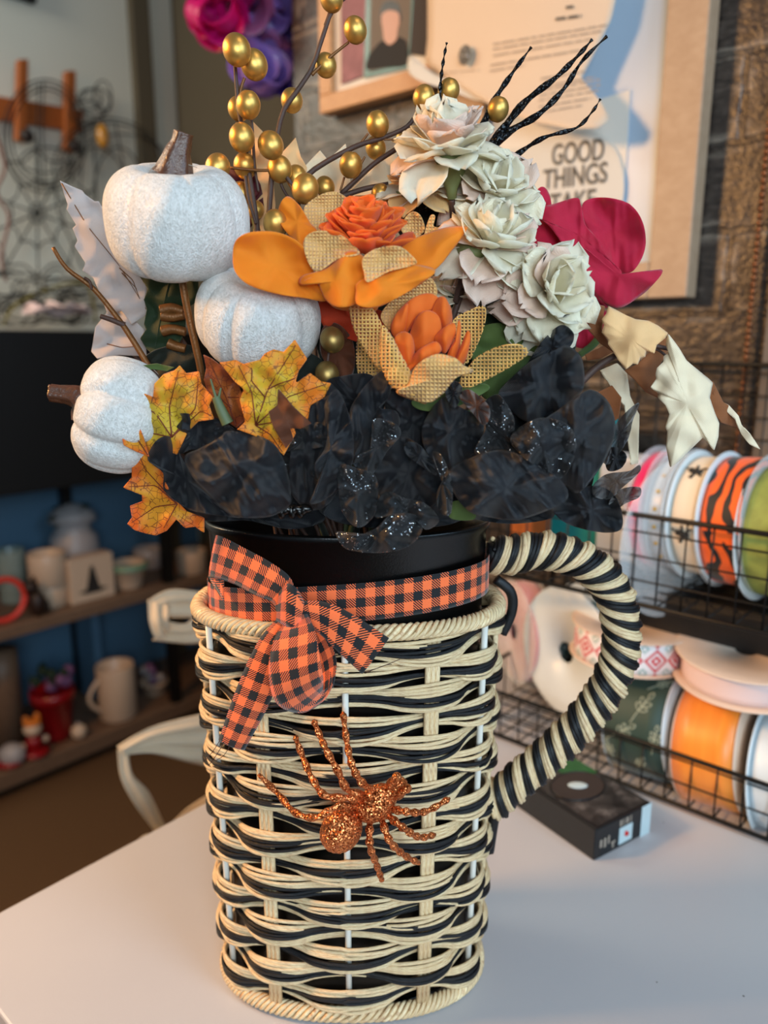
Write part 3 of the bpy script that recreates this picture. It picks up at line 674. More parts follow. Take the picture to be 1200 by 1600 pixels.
# ------------------------------------------------------------------ cream carnations
CP = ['cream_petal']*5+['cream_satin']*2+['cream_pink']*2
def carnation(px, py, Y, r, ax, lab, k, mats=CP, n=30, cal=None, stm=None, spread=1.75, seed=0):
    s = Y/F; c_ = W(px, py, Y); ax = Vector(ax).normalized(); R = r*s; b = c_-ax*R*.45
    t = thing('carnation', b, lab, 'flower', 'cream silk carnations')
    pom(t, b, ax, n, R*1.10, R*.92, spread, mats, 'petal', .32, .75, .16, 1.0, seed=seed+k, inner=.72, rise=R*.25)
    if cal:
        a, bb = W(*cal[0], Y+.003), W(*cal[1], Y+.006); d = (bb-a)
        m = MB(); m.tube([a, a+d*.25, a+d*.5, a+d*.75, bb], [R*.36, R*.31, R*.22, R*.12, R*.09], 14); m.build('calyx', 'calyx', t)
        st = bb
    else: st = b
    if stm:
        P = catmull([st]+[W(*p) for p in stm]+[into(k)], 30); m = MB(); m.tube(P, .0019, 8); m.build('stem', 'twig', t)
    else: stem_to_can(t, st, k, .0018, 'green_stem')
    return t
carnation(697, 212, .470, 74, (-.05, -.45, .9), 'cream carnation highest in the bouquet, above a bulging olive calyx', 11, cal=((705, 245), (706, 312)), stm=[(708, 360, .485), (700, 460, .49)], spread=1.5, seed=3)
carnation(778, 288, .480, 70, (.2, -.8, .6), 'cream carnation right of the topmost one, in front of the lettered card', 12, seed=8)
carnation(772, 362, .462, 74, (.25, -.6, .75), 'cream carnation in the middle of the group, with a blush petal folded out left', 13, cal=((738, 385), (722, 430)), stm=[(712, 470, .475), (700, 520, .48)], seed=21)
carnation(868, 448, .455, 76, (.3, -.9, .25), 'cream carnation lowest right, touching the magenta flower', 14, seed=33)
carnation(652, 278, .490, 56, (-.2, -.5, .85), 'golden cream carnation behind and left of the topmost one', 15, ['cream_gold']*4+['cream_petal', 'cream_pink'], 22, ((640, 300), (638, 335)), spread=1.6, seed=4)
carnation(712, 450, .487, 48, (-.1, -.5, .5), 'small shaded cream carnation just right of the large orange flower', 16, ['cream_petal', 'cream_pink'], 18, seed=2)
carnation(797, 452, .480, 48, (0, -.8, -.1), 'small drooping cream carnation between two larger cream ones', 17, ['cream_petal'], 18, seed=6)

# ------------------------------------------------------------------ magenta and burgundy flowers
mg = flower('silk_flower', 900, 430, .52, 'large magenta rose with broad ruffled petals at the upper right of the bouquet', k=4, r=.0025)
S('petal', t3, [(620, 640), (650, 620), (710, 620), (770, 640), (808, 695), (817, 770), (785, 840), (740, 855), (700, 815), (660, 745), (625, 700)], .520, 'magenta', mg, kw_pleat=.0016, wob=.004, ruf=.003, bulge=.008, gx=-.006)
S('petal', t3, [(435, 655), (520, 640), (600, 618), (615, 640), (628, 700), (665, 745), (700, 805), (745, 855), (690, 855), (620, 800), (580, 790), (510, 700)], .512, 'magenta', mg, kw_pleat=.0016, wob=.004, gy=-.006, fold=.002, fang=.8)
S('petal', t3, [(575, 795), (615, 775), (640, 785), (700, 840), (760, 870), (830, 862), (866, 842), (868, 856), (840, 890), (800, 925), (730, 962), (660, 920), (600, 840)], .500, 'magenta', mg, kw_pleat=.0016, wob=.004, ruf=.003, bulge=-.004, fold=.002, fang=.6)
S('petal', t3, [(440, 650), (488, 585), (515, 605), (522, 655), (490, 690), (510, 740), (450, 745), (430, 690)], .530, 'magenta', mg, kw_pleat=.0016, wob=.004, ruf=.003)
S('petal', t3, [(440, 690), (500, 675), (530, 690), (570, 760), (605, 830), (665, 935), (700, 960), (600, 965), (500, 890), (430, 780)], .522, 'magenta', mg, kw_pleat=.0016, wob=.004, fold=.002, ruf=.003)
sheet('petal', [(875, 470), (935, 480), (960, 505), (925, 540), (895, 540), (870, 510)], .525, 'magenta', mg, kw_pleat=.0016, wob=.004, ruf=.003)
m = MB(); pxtube(m, [(905, 555, .515), (925, 540, .517), (940, 523, .52)], (.0022, .0030)); m.build('bud_stalk', 'sepal', mg)
bg_ = flower('silk_flower', 390, 310, .53, 'burgundy flower almost hidden behind the gold berries right of the top pumpkin', k=5)
for j, pts in enumerate(([(310, 272), (335, 262), (350, 285), (340, 310), (315, 300)], [(345, 262), (385, 268), (405, 285), (395, 310), (360, 305)], [(385, 290), (405, 285), (412, 330), (400, 345), (385, 330)], [(340, 300), (380, 300), (400, 340), (370, 370), (345, 340)])):
    sheet('petal', pts, .525+.004*j, 'burgundy', bg_, ruf=.003)

# ------------------------------------------------------------------ black flowers
bl = flower('black_silk_flower', 380, 760, .455, 'black silk flower spreading over the left end of the can rim', k=6, mat='dark_leaf')
BK = dict(fold=.0030, ruf=.0045, wob=.006, kw_pleat=.0024, thick=.0002, rings=16, N=130, k=7)
S('petal', b3, [(205, 340), (280, 300), (370, 250), (400, 222), (470, 225), (560, 245), (640, 300), (690, 420), (700, 560), (640, 610), (560, 628), (450, 622), (380, 580), (300, 500), (240, 430)], .424, 'black_petal', bl, bulge=-.010, fold=.0022, fang=.3, ruf=.003, wob=.006, kw_pleat=.0022, pl_a=-.6, thick=.0002, rings=16, N=130)
S('petal', b3, [(118, 180), (150, 150), (200, 137), (290, 150), (370, 165), (440, 215), (400, 225), (370, 270), (300, 300), (230, 310), (170, 330), (175, 250)], .437, 'black_petal', bl, bulge=.006, **BK)
S('petal', b3, [(32, 350), (60, 280), (110, 245), (160, 260), (180, 320), (210, 370), (260, 440), (330, 530), (400, 600), (470, 628), (400, 620), (260, 600), (180, 560), (110, 500), (105, 420), (60, 380)], .432, 'black_petal', bl, bulge=.006, **BK)
S('petal', b3, [(640, 290), (700, 250), (760, 180), (860, 200), (880, 300), (830, 420), (840, 530), (760, 590), (700, 600), (690, 430)], .444, 'black_glitter', bl, **BK)
S('petal', b3, [(690, 200), (760, 210), (840, 180), (890, 270), (830, 300), (740, 305), (670, 310)], .436, 'black_glitter', bl, **BK)
S('petal', b3, [(100, 400), (200, 480), (340, 600), (640, 625), (800, 560), (860, 640), (700, 680), (500, 640), (300, 640), (130, 560)], .456, 'black_petal', bl, **BK)
S('petal', b3, [(440, 210), (560, 200), (700, 330), (760, 480), (700, 600), (560, 560), (460, 400)], .452, 'black_petal', bl, **BK)
for i in range(9):
    m = MB(); m.ball(W(*b3([(660+i*14+(i % 2)*5, 600-((i*7) % 20))])[0], .428), (.0026, .0026, .0042), 8, 6, Matrix.Rotation(i, 3, 'Y')); m.build('bead', 'can', bl)
m = MB(); pxtube(m, [(356, 662, .43), (345, 640, .43), (337, 620, .43)], (.0036, .0022)); pxtube(m, [(339, 627, .43), (334, 610, .43), (329, 592, .43)], (.0010, .0005)); pxtube(m, [(340, 627, .43), (343, 615, .43), (345, 606, .43)], (.0010, .0005))
tag(m.build('stem_tip', 'green_stem'), 'pale green split stem tip poking up above the left black flower', 'stem')

bm_ = flower('black_silk_flower', 600, 760, .45, 'black glittered silk flower in the middle, with one curled petal hanging over the rim', k=7, mat='dark_leaf')
for pts, yy, mt, kw in (
    ([(95, 275), (125, 320), (152, 410), (152, 520), (112, 600), (50, 650), (8, 655), (40, 600), (25, 530), (60, 470), (72, 380), (58, 330)], .414, 'black_petal', dict(gx=.006, bulge=-.004)),
    ([(140, 360), (160, 310), (215, 240), (265, 213), (278, 290), (240, 335), (300, 350), (305, 400), (240, 380), (225, 470), (195, 530), (152, 525), (148, 430)], .424, 'black_petal', {}),
    ([(225, 375), (300, 395), (312, 430), (270, 480), (215, 560), (160, 545), (165, 500), (210, 470)], .414, 'black_glitter', {}),
    ([(108, 530), (170, 540), (225, 560), (237, 620), (222, 700), (170, 738), (120, 690), (105, 610)], .409, 'black_glitter', {}),
    ([(98, 752), (160, 765), (230, 740), (280, 697), (360, 695), (385, 745), (340, 800), (250, 822), (160, 817), (118, 800)], .402, 'black_glitter', dict(gy=.004)),
    ([(225, 700), (240, 640), (270, 618), (330, 640), (390, 655), (430, 690), (440, 720), (400, 745), (370, 720), (330, 690), (270, 700)], .408, 'black_glitter', {}),
    ([(328, 455), (370, 458), (415, 510), (432, 562), (380, 530), (332, 492)], .422, 'black_petal', {}),
    ([(420, 483), (450, 497), (478, 560), (487, 620), (478, 695), (440, 680), (435, 620), (455, 570), (430, 530)], .404, 'black_glitter', {}),
    ([(220, 520), (300, 440), (360, 450), (430, 520), (450, 620), (380, 690), (260, 660)], .436, 'black_petal', {}),
    ([(-30, 380), (60, 300), (120, 300), (140, 450), (100, 620), (20, 680), (-60, 600)], .438, 'black_petal', {}),
    ([(60, 260), (120, 230), (220, 230), (260, 330), (180, 420), (100, 380)], .446, 'black_petal', {}),
    ([(260, 300), (330, 270), (400, 320), (440, 430), (400, 520), (300, 470)], .448, 'black_petal', {}),
    ([(20, 620), (120, 600), (240, 660), (380, 680), (500, 640), (520, 710), (380, 740), (180, 735), (60, 700)], .452, 'black_petal', {})):
    kk = dict(BK); kk['pl_a'] = random.uniform(-.9, .9); kk.update(kw); kk['bulge'] = kk.get('bulge', 0)*.6; S('petal', c8, pts, yy, mt, bm_, **kk)
br_ = flower('black_silk_flower', 840, 720, .45, 'largest black silk flower, fanning out over the handle on the right', k=8, mat='dark_leaf')
for pts, yy, mt, kw in (
    ([(385, 405), (420, 335), (470, 295), (505, 330), (560, 360), (592, 400), (565, 480), (480, 540), (430, 520), (392, 470)], .428, 'black_petal', dict(bulge=-.008)),
    ([(462, 290), (472, 255), (500, 248), (520, 275), (505, 325), (485, 335)], .418, 'black_petal', {}),
    ([(510, 300), (540, 275), (600, 320), (612, 360), (592, 395), (550, 350)], .416, 'brown_sheer', {}),
    ([(560, 485), (600, 400), (585, 330), (640, 293), (690, 365), (700, 430), (760, 500), (700, 520), (620, 500)], .418, 'black_glitter', {}),
    ([(475, 545), (560, 500), (660, 478), (760, 520), (850, 580), (872, 640), (800, 682), (700, 712), (600, 702), (540, 682), (490, 620)], .406, 'black_petal', dict(bulge=-.014, wob=.004)),
    ([(640, 292), (690, 230), (750, 180), (820, 148), (870, 130), (918, 170), (927, 260), (900, 300), (830, 350), (750, 385), (690, 355)], .438, 'black_petal', dict(bulge=-.008)),
    ([(735, 195), (790, 110), (850, 60), (892, 88), (880, 132), (830, 155), (770, 190)], .450, 'black_petal', {}),
    ([(690, 420), (800, 370), (900, 300), (955, 277), (1010, 320), (1032, 400), (1012, 480), (965, 560), (905, 622), (850, 585), (780, 525), (710, 480)], .414, 'black_petal', dict(bulge=-.014, gx=.01, wob=.006)),
    ([(680, 440), (730, 390), (800, 370), (880, 400), (900, 480), (850, 575), (780, 540), (720, 500)], .4055, 'black_glitter', dict(bulge=-.003)),
    ([(810, 655), (880, 615), (960, 598), (1020, 620), (1052, 680), (1052, 740), (1005, 755), (920, 742), (850, 712)], .432, 'black_petal', {}),
    ([(1005, 445), (1050, 370), (1110, 320), (1090, 380), (1070, 450), (1010, 525), (985, 500)], .436, 'black_sheer', {}),
    ([(955, 600), (1000, 560), (1080, 548), (1112, 528), (1112, 552), (1060, 600), (1010, 642), (960, 632)], .430, 'black_sheer', {}),
    ([(1010, 655), (1050, 610), (1112, 603), (1112, 635), (1060, 660), (1025, 690)], .432, 'black_sheer', {}),
    ([(1000, 480), (1040, 470), (1070, 500), (1050, 540), (1005, 545)], .434, 'black_petal', {}),
    ([(640, 480), (760, 400), (900, 420), (960, 560), (900, 660), (760, 640), (640, 600)], .440, 'black_petal', {}),
    ([(430, 480), (560, 440), (640, 420), (700, 520), (600, 620), (480, 620)], .442, 'black_petal', {}),
    ([(600, 380), (700, 300), (800, 330), (860, 420), (760, 520), (640, 480)], .446, 'black_petal', {}),
    ([(480, 600), (640, 640), (800, 660), (820, 705), (680, 725), (540, 705), (470, 680)], .452, 'black_petal', {})):
    kk = dict(BK); kk['pl_a'] = random.uniform(-.9, .9); kk.update(kw); kk['bulge'] = kk.get('bulge', 0)*.6; S('petal', c8, pts, yy, mt, br_, **kk)

# ------------------------------------------------------------------ leaves
def leaf(name, pts, Y, mat, label, veins=None, c=None, cat='leaf', k=0, group=None, stem=None, stm='twig', vm='vein', **kw):
    a = sum(p[0] for p in pts)/len(pts), sum(p[1] for p in pts)/len(pts)
    cc = c or a; t = thing(name, W(cc[0], cc[1], Y), label, cat, group)
    kw.setdefault('wob', .006); kw.setdefault('thick', .0006); kw.setdefault('rings', 22); sd = k*3.7+.5
    sheet('blade', pts, Y, mat, t, c=cc, toothed=True, seed=sd, **kw)
    gx, gy, bu = kw.get('gx', 0), kw.get('gy', 0), kw.get('bulge', 0)
    if veins:
        m = MB()
        for vn in veins:
            P = []
            for (x, y) in resample([Vector((p[0], p[1], 0)) for p in vn], 12, False) and [(q.x, q.y) for q in resample([Vector((p[0], p[1], 0)) for p in vn], 12, False)]:
                dx, dy = x-cc[0], y-cc[1]; yy = Y+gx*dx/100+gy*dy/100+kw['wob']*noise.noise(Vector((dx/28, dy/28, sd)))
                P.append(W(x, y, yy-.0007))
            m.tube(P, [.0004-.0002*i/11 for i in range(12)], 5)
        m.build('vein', vm, t)
    if stem: m = MB(); P = catmull([W(*p) for p in stem], 20); m.tube(P+[into(k)], .0014, 8); m.build('stem', stm, t)
    else: stem_to_can(t, W(cc[0], cc[1], Y+.006), k, .0012, stm)
    return t
A1 = c5([(205, 300), (260, 285), (312, 272), (315, 243), (370, 265), (430, 290), (435, 240), (470, 203), (510, 190), (530, 170), (555, 200), (602, 193), (612, 240), (655, 290), (640, 320), (660, 372), (600, 380), (560, 420), (520, 505), (440, 470), (420, 512), (370, 490), (345, 440), (320, 460), (268, 430), (265, 392), (232, 350)])
leaf('maple_leaf', A1, .436, 'autumn_yellow', 'yellow maple leaf with orange tips lying across the sideways pumpkin', [c5(v) for v in ([(500, 440), (440, 350), (320, 290), (240, 300)], [(500, 440), (490, 330), (525, 190)], [(500, 440), (590, 330), (600, 220)], [(500, 440), (400, 420), (290, 400)], [(500, 440), (610, 340), (650, 360)])], c=c5([(480, 360)])[0], k=21, gx=-.004)
A2 = c5([(680, 160), (740, 150), (770, 165), (830, 150), (850, 125), (880, 110), (920, 120), (962, 73), (985, 110), (1008, 145), (975, 190), (965, 232), (1010, 240), (1018, 198), (1060, 230), (1098, 237), (1072, 290), (1020, 320), (1010, 375), (950, 370), (965, 425), (920, 508), (870, 460), (800, 430), (745, 410), (775, 382), (755, 300), (770, 260), (735, 230)])
leaf('maple_leaf', A2, .424, 'autumn_yellow', 'yellow maple leaf with red-brown veins in front of the middle velvet pumpkin', [c5(v) for v in ([(815, 395), (860, 260), (965, 95)], [(815, 395), (930, 290), (1080, 240)], [(815, 395), (800, 270), (750, 170)], [(815, 395), (900, 380), (1000, 365)], [(815, 395), (870, 430), (915, 495)], [(860, 260), (900, 240), (960, 220)], [(850, 290), (800, 230), (800, 180)])], c=c5([(850, 320)])[0], k=22, gx=.003)
A3 = c5([(370, 490), (440, 515), (480, 560), (472, 600), (505, 665), (560, 720), (622, 742), (622, 798), (590, 775), (550, 780), (520, 745), (482, 790), (440, 808), (400, 800), (362, 788), (333, 765), (352, 740), (343, 697), (390, 680), (388, 652), (318, 628), (350, 590), (350, 530)])
leaf('maple_leaf', A3, .442, 'autumn_orange', 'orange-edged maple leaf hanging lowest on the left, beside the can rim', [c5(v) for v in ([(520, 690), (440, 700), (350, 760)], [(520, 690), (440, 620), (340, 625)], [(520, 690), (470, 780)], [(520, 690), (400, 560), (375, 500)])], c=c5([(450, 680)])[0], k=23)
A4 = c5([(620, 130), (650, 145), (700, 180), (745, 230), (775, 300), (772, 380), (745, 405), (700, 378), (640, 290), (620, 225), (630, 180)])
leaf('maple_leaf', A4, .446, 'autumn_rust', 'rust-coloured narrow leaf between the two yellow maple leaves', [c5([(740, 395), (700, 280), (640, 160)]), c5([(720, 330), (660, 270)]), c5([(710, 290), (750, 290)])], k=24)
A5 = c5([(305, 350), (345, 350), (375, 390), (395, 440), (415, 512), (370, 495), (320, 470), (305, 400)])
leaf('maple_leaf', A5, .428, 'autumn_orange', 'small orange folded leaf just below the sideways pumpkin', [c5([(410, 505), (360, 430), (315, 365)])], k=25, gx=.01)
A6 = b3([(645, 25), (720, 110), (800, 185), (750, 210), (700, 205), (715, 260), (680, 300), (620, 200), (600, 130), (640, 100)])
leaf('maple_leaf', A6, .419, 'brown_sheer', 'torn sheer brown leaf lying over the right yellow maple leaf', k=26)
P1 = c4([(88, 215), (140, 240), (178, 254), (190, 270), (230, 300), (245, 298), (282, 360), (345, 500), (400, 560), (440, 600), (442, 760), (380, 800), (340, 745), (285, 760), (225, 612), (180, 582), (192, 550), (147, 482), (160, 460), (140, 408), (155, 395), (115, 330), (120, 312)])
leaf('birch_leaf', P1, .512, 'lilac_leaf', 'large pale grey toothed leaf left of the topmost pumpkin', [c4(v) for v in ([(95, 225), (200, 400), (330, 560), (440, 740)], [(340, 590), (400, 655)], [(330, 570), (385, 620), (410, 690)])], k=27, gx=.004, vm='twig_gold')
P2 = c4([(232, 812), (290, 738), (352, 742), (430, 820), (442, 930), (330, 925), (240, 940), (216, 912)])
leaf('birch_leaf', P2, .520, 'lilac_leaf', 'small pale leaf left of the dark green one, above the sideways pumpkin', [c4([(280, 880), (340, 895), (400, 890)])], k=28, vm='twig_gold')
G1 = c4([(400, 582), (420, 565), (470, 575), (540, 590), (650, 610), (655, 700), (600, 740), (600, 830), (560, 900), (480, 935), (440, 900), (415, 858), (445, 835), (430, 800), (442, 740), (430, 700), (452, 640)])
leaf('rose_leaf', G1, .506, 'green_leaf', 'dark green leaf under the topmost pumpkin', [c4([(540, 600), (500, 760), (470, 920)])], k=29, vm='green_leaf')
leaf('rose_leaf', [(193, 578), (215, 572), (245, 568), (272, 574), (262, 580), (240, 577), (205, 582)], .452, 'sepal', 'slim green leaf lying across the top of the sideways pumpkin', k=30)
for i, (pts, yy, mt, lb) in enumerate((
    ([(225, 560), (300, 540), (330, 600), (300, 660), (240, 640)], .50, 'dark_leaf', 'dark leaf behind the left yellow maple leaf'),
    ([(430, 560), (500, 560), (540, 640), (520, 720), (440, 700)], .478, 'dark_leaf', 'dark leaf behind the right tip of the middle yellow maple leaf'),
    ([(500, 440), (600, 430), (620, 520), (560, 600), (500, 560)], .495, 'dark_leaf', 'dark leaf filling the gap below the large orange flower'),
    ([(680, 480), (760, 460), (800, 520), (780, 600), (700, 600)], .492, 'green_leaf', 'green leaf behind the right side of the burlap tulip'),
    ([(740, 520), (800, 505), (845, 530), (830, 590), (770, 625), (745, 600)], .470, 'sepal', 'mid-green leaf between the burlap tulip and the right black flower'),
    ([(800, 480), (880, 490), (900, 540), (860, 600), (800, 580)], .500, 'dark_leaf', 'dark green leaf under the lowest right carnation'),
    ([(700, 790), (720, 782), (742, 800), (738, 812), (705, 810)], .425, 'sepal', 'small bright green leaf at the can rim between two black flowers'),
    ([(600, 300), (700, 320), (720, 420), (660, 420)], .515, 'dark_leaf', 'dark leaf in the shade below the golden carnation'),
    ([(745, 600), (762, 610), (700, 640), (655, 640), (650, 622)], .440, 'sepal', 'green sepal leaf under the burlap tulip'))):
    leaf('rose_leaf', [(p.x, p.y) for p in catmull([Vector((a, b, 0)) for a, b in pts], 40, True)], yy, mt, lb, k=31+i)
# tan leaves, right
TB = thing('leaf_spray', W(1000, 560, .47), 'drooping spray of tan felt maple leaves on a dark stem at far right', 'leaves')
def tl(pts, Y, mat, cr=r1, **kw): kw.setdefault('wob', .006); return sheet('leaf', cr(pts), Y, mat, TB, toothed=True, thick=.0008, **kw)
tl([(345, 202), (420, 240), (490, 272), (560, 280), (610, 305), (662, 345), (650, 370), (602, 410), (592, 452), (545, 437), (540, 472), (515, 475), (500, 512), (475, 507), (440, 537), (400, 492), (370, 442), (342, 402), (346, 380), (310, 340), (322, 300), (310, 272), (335, 240)], .452, 'tan_leaf', gy=-.006, bulge=-.004)
tl([(665, 350), (700, 395), (725, 430), (760, 490), (830, 550), (880, 590), (902, 612), (885, 690), (912, 770), (937, 830), (932, 900), (910, 973), (880, 930), (850, 903), (830, 922), (770, 980), (720, 1030), (677, 1062), (665, 1000), (655, 960), (662, 870), (650, 850), (672, 780), (650, 730), (610, 690), (622, 670), (570, 635), (602, 590), (598, 560), (605, 530), (640, 500), (640, 470), (670, 450), (655, 400)], .448, 'pale_leaf', c=r1([(765, 720)])[0], bulge=-.006, gy=-.004)
tl([(870, 590), (905, 605), (908, 640), (900, 670), (925, 695), (990, 732), (1040, 790), (1062, 850), (1110, 892), (1157, 967), (1100, 935), (1060, 885), (1045, 855), (950, 825), (905, 770), (885, 690)], .470, 'brown_leaf', gx=.01)
tl([(900, 650), (925, 695), (990, 730), (1040, 788), (1062, 850), (1110, 892), (1157, 967), (1100, 940), (1055, 880), (1040, 800), (985, 745), (915, 705)], .467, 'pale_leaf')
tl([(430, 545), (500, 510), (560, 450), (650, 365), (672, 400), (640, 480), (600, 540), (590, 640), (612, 692), (545, 662), (480, 590)], .474, 'brown_leaf', gx=.01)
tl([(300, 545), (390, 505), (445, 560), (460, 680), (510, 780), (505, 1040), (465, 1050), (450, 900), (430, 720), (370, 600)], .500, 'pale_leaf')
tl([(290, 660), (365, 625), (415, 690), (400, 800), (350, 835), (310, 760)], .485, 'brown_leaf')
tl([(245, 200), (270, 190), (325, 200), (310, 330), (375, 450), (300, 400), (240, 330), (235, 270)], .478, 'brown_leaf')
tl([(220, 460), (350, 400), (370, 445), (300, 480), (230, 490)], .490, 'brown_leaf')
m = MB(); pxtube(m, [(905, 600, .462), (935, 572, .462), (970, 552, .460), (1010, 540, .462), (1045, 545, .460)], (.0024, .0012))
pxtube(m, [(1010, 540, .462), (1030, 548, .463), (1045, 560, .465)], .0008); m.build('stem', 'twig', TB); stem_to_can(TB, W(905, 600, .462), 50, .0022, 'twig')
# tan leaves behind the berries
for i, (pts, yy, mt, lb) in enumerate((
    ([(395, 190), (410, 205), (425, 260), (430, 320), (425, 420), (400, 430), (395, 340), (392, 260)], .535, 'tan_leaf', 'narrow tan leaf standing among the gold berries'),
    ([(440, 240), (462, 215), (470, 245), (480, 262), (470, 300), (452, 290), (445, 270)], .54, 'tan_leaf', 'small tan leaf tip right of the gold berry cluster'),
    ([(478, 258), (500, 235), (512, 250), (540, 225), (545, 250), (548, 290), (540, 330), (500, 340), (480, 300)], .54, 'pale_leaf', 'pale jagged leaf behind the large orange flower'),
    ([(545, 300), (590, 255), (620, 230), (625, 290), (632, 320), (620, 350), (560, 350)], .535, 'pale_leaf', 'pale leaf left of the golden carnation, behind the berry twigs'))):
    leaf('birch_leaf', pts, yy, mt, lb, k=51+i)

# ------------------------------------------------------------------ gold berry sprays
bp = MB(); bp.ball((0, 0, 0), (1, 1, 1.12), 28, 20)
for i, v in enumerate(bp.v):
    if abs(v[2]) > 1.09: bp.v[i] = (v[0], v[1], v[2]*.965)
proto = bp.build('berry', 'gold', origin=(0, 0, 0)); BME = proto.data; bpy.data.objects.remove(proto)
BMD = BME.copy(); BMD.materials.clear(); BMD.materials.append(M['gold_dark'])
def spray(label, berries, stems, k, Yb=.5, dark=False):
    x0, y0 = berries[0][:2]; t = thing('berry_spray', W(x0, y0, Yb), label, 'berries', 'gold berry sprays')
    for (x, y, r, *q) in berries:
        Y = q[0] if q else Yb; c_ = W(x, y, Y); s = (c_-CAM).dot(FW)/F
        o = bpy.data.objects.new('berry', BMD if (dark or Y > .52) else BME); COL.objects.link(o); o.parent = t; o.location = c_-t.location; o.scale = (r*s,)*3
        o.rotation_euler = (random.uniform(-.4, .4), random.uniform(-.4, .4), 0)
    for st in stems:
        m = MB(); pxtube(m, [(x, y, Yb+.002) for x, y in st[0]], st[1], 8, 20)
        m.build('twig', st[2] if len(st) > 2 else 'twig', t)
    stem_to_can(t, W(*stems[0][0][-1], Yb+.002), k, .0018, 'twig')
spray('tallest gold berry spray, its berries reaching the top edge of the picture', [(518, -2, 18), (555, 47, 18), (509, 102, 17, .507), (456, 157, 17, .51), (423, 227, 20, .485)],
      [([(545, -8), (520, 15), (505, 55), (487, 107), (462, 145), (443, 173), (433, 213), (425, 270), (420, 340), (418, 400)], (.0012, .0018)), ([(545, 66), (515, 90), (487, 117)], (.0008, .0011), 'twig_gold'), ([(518, 12), (508, 40)], .001), ([(430, 250), (440, 290), (455, 315)], .0009)], 61)
spray('gold berry spray with two berries touching at its top, right of the pumpkin stem', [(370, 78, 22, .49), (397, 101, 21, .503), (388, 164, 19, .49), (373, 170, 17, .512), (378, 215, 20, .485)],
      [([(367, 100), (370, 140), (373, 170), (385, 240), (392, 290), (400, 340), (405, 400)], (.0011, .0018)), ([(382, 122), (376, 140), (374, 155)], .0009, 'twig_gold'), ([(392, 180), (395, 210), (398, 260), (404, 300)], .0009), ([(381, 236), (385, 280), (395, 330)], .0009, 'twig_gold')], 62)
spray('low crowded gold berry spray right behind the topmost pumpkin', [(340, 261, 19, .485), (383, 259, 18, .505), (437, 264, 19, .50), (463, 277, 17, .51), (477, 295, 21, .478), (508, 292, 15, .51), (430, 349, 19, .465), (376, 303, 17, .51), (400, 328, 13, .515), (545, 312, 8, .52)],
      [([(455, 285), (448, 278), (470, 310), (455, 330), (430, 400)], (.0010, .0016)), ([(360, 262), (400, 266), (435, 268), (452, 285), (462, 312)], .0009, 'twig_gold'), ([(383, 275), (388, 310), (400, 350)], .0009)], 63, .495)
spray('gold berry spray leaning right behind the carnations', [(590, 194, 18, .50), (587, 231, 16, .515), (548, 258, 18, .495), (595, 304, 15, .50), (662, 152, 17, .50), (701, 142, 17, .51), (778, 171, 17, .505), (632, 219, 14, .515), (735, 246, 10, .52)],
      [([(650, 180), (633, 200), (593, 217), (553, 230), (487, 268), (470, 300), (450, 380)], (.0012, .0019)), ([(680, 160), (650, 205), (623, 230), (583, 257), (533, 303)], .0015), ([(607, 288), (570, 295), (533, 307)], .0016), ([(634, 218), (600, 218)], .0006, 'twig_gold'), ([(575, 209), (560, 228)], .0007, 'twig_gold'), ([(538, 277), (532, 298)], .0007, 'twig_gold'), ([(580, 306), (555, 307)], .0005, 'twig_gold'), ([(570, 245), (557, 270)], .0007, 'twig_gold')], 64)
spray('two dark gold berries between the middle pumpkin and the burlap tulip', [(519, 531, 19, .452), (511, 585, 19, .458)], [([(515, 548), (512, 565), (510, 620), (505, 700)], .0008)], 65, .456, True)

# ------------------------------------------------------------------ twigs
tw = thing('glitter_twig', W(720, 260, .5), 'black glittered twig spray with curved tips pointing up right', 'twig')
for P, r in (([(735, 262), (745, 225), (768, 165), (800, 115), (830, 74)], (.0032, .0006)), ([(740, 265), (780, 210), (820, 160), (870, 120), (905, 85), (925, 62)], (.0030, .0007)),
             ([(745, 262), (790, 210), (840, 180), (880, 140), (910, 95), (948, 57)], (.0026, .0007)), ([(760, 280), (810, 240), (850, 215), (900, 200), (925, 175), (938, 155)], (.0018, .0005)),
             ([(690, 190), (688, 140), (692, 100), (698, 67)], (.0013, .0005)), ([(720, 300), (730, 270), (740, 235)], (.003, .0026)), ([(700, 400), (715, 340), (725, 280)], (.003, .0028)), ([(655, 330), (690, 330), (700, 400)], (.001, .001))):
    m = MB(); PP = catmull([W(x, y, .505) for x, y in P], 30); rr = [r[0]+(r[1]-r[0])*i/30+.0004*math.sin(i*1.3) for i in range(31)]; m.tube(PP, rr, 10); m.build('branch', 'black_twig', tw)
stem_to_can(tw, W(703, 400, .505), 66, .0028, 'black_twig')
tw = thing('bare_twig', W(150, 455, .49), 'bare bronze twig sticking out left in front of the pale grey leaf', 'twig')
m = MB(); pxtube(m, [(83, 387, .485), (105, 420, .485), (145, 450, .488), (180, 492, .49), (200, 520, .49), (225, 560, .49), (260, 620, .49)], (.0012, .0022)); m.build('branch', 'twig_gold', tw)
m = MB(); pxtube(m, [(143, 452, .487), (140, 440, .486), (132, 434, .486)], (.0012, .0008)); pxtube(m, [(195, 508, .49), (175, 500, .488), (157, 494, .487)], (.0018, .0014)); m.build('branch', 'twig', tw)
stem_to_can(tw, W(260, 620, .49), 67, .0022, 'twig')
m = MB(); pxtube(m, [(242, 322, .46), (222, 300, .452), (238, 262, .45), (262, 256, .45), (285, 262, .448), (292, 257, .448), (308, 262, .45)], .00022, 5, 30)
tag(m.build('loose_thread', simple('grey_thread', (.6, .55, .5), .8)), 'fine loose thread looped over the topmost pumpkin', 'thread')

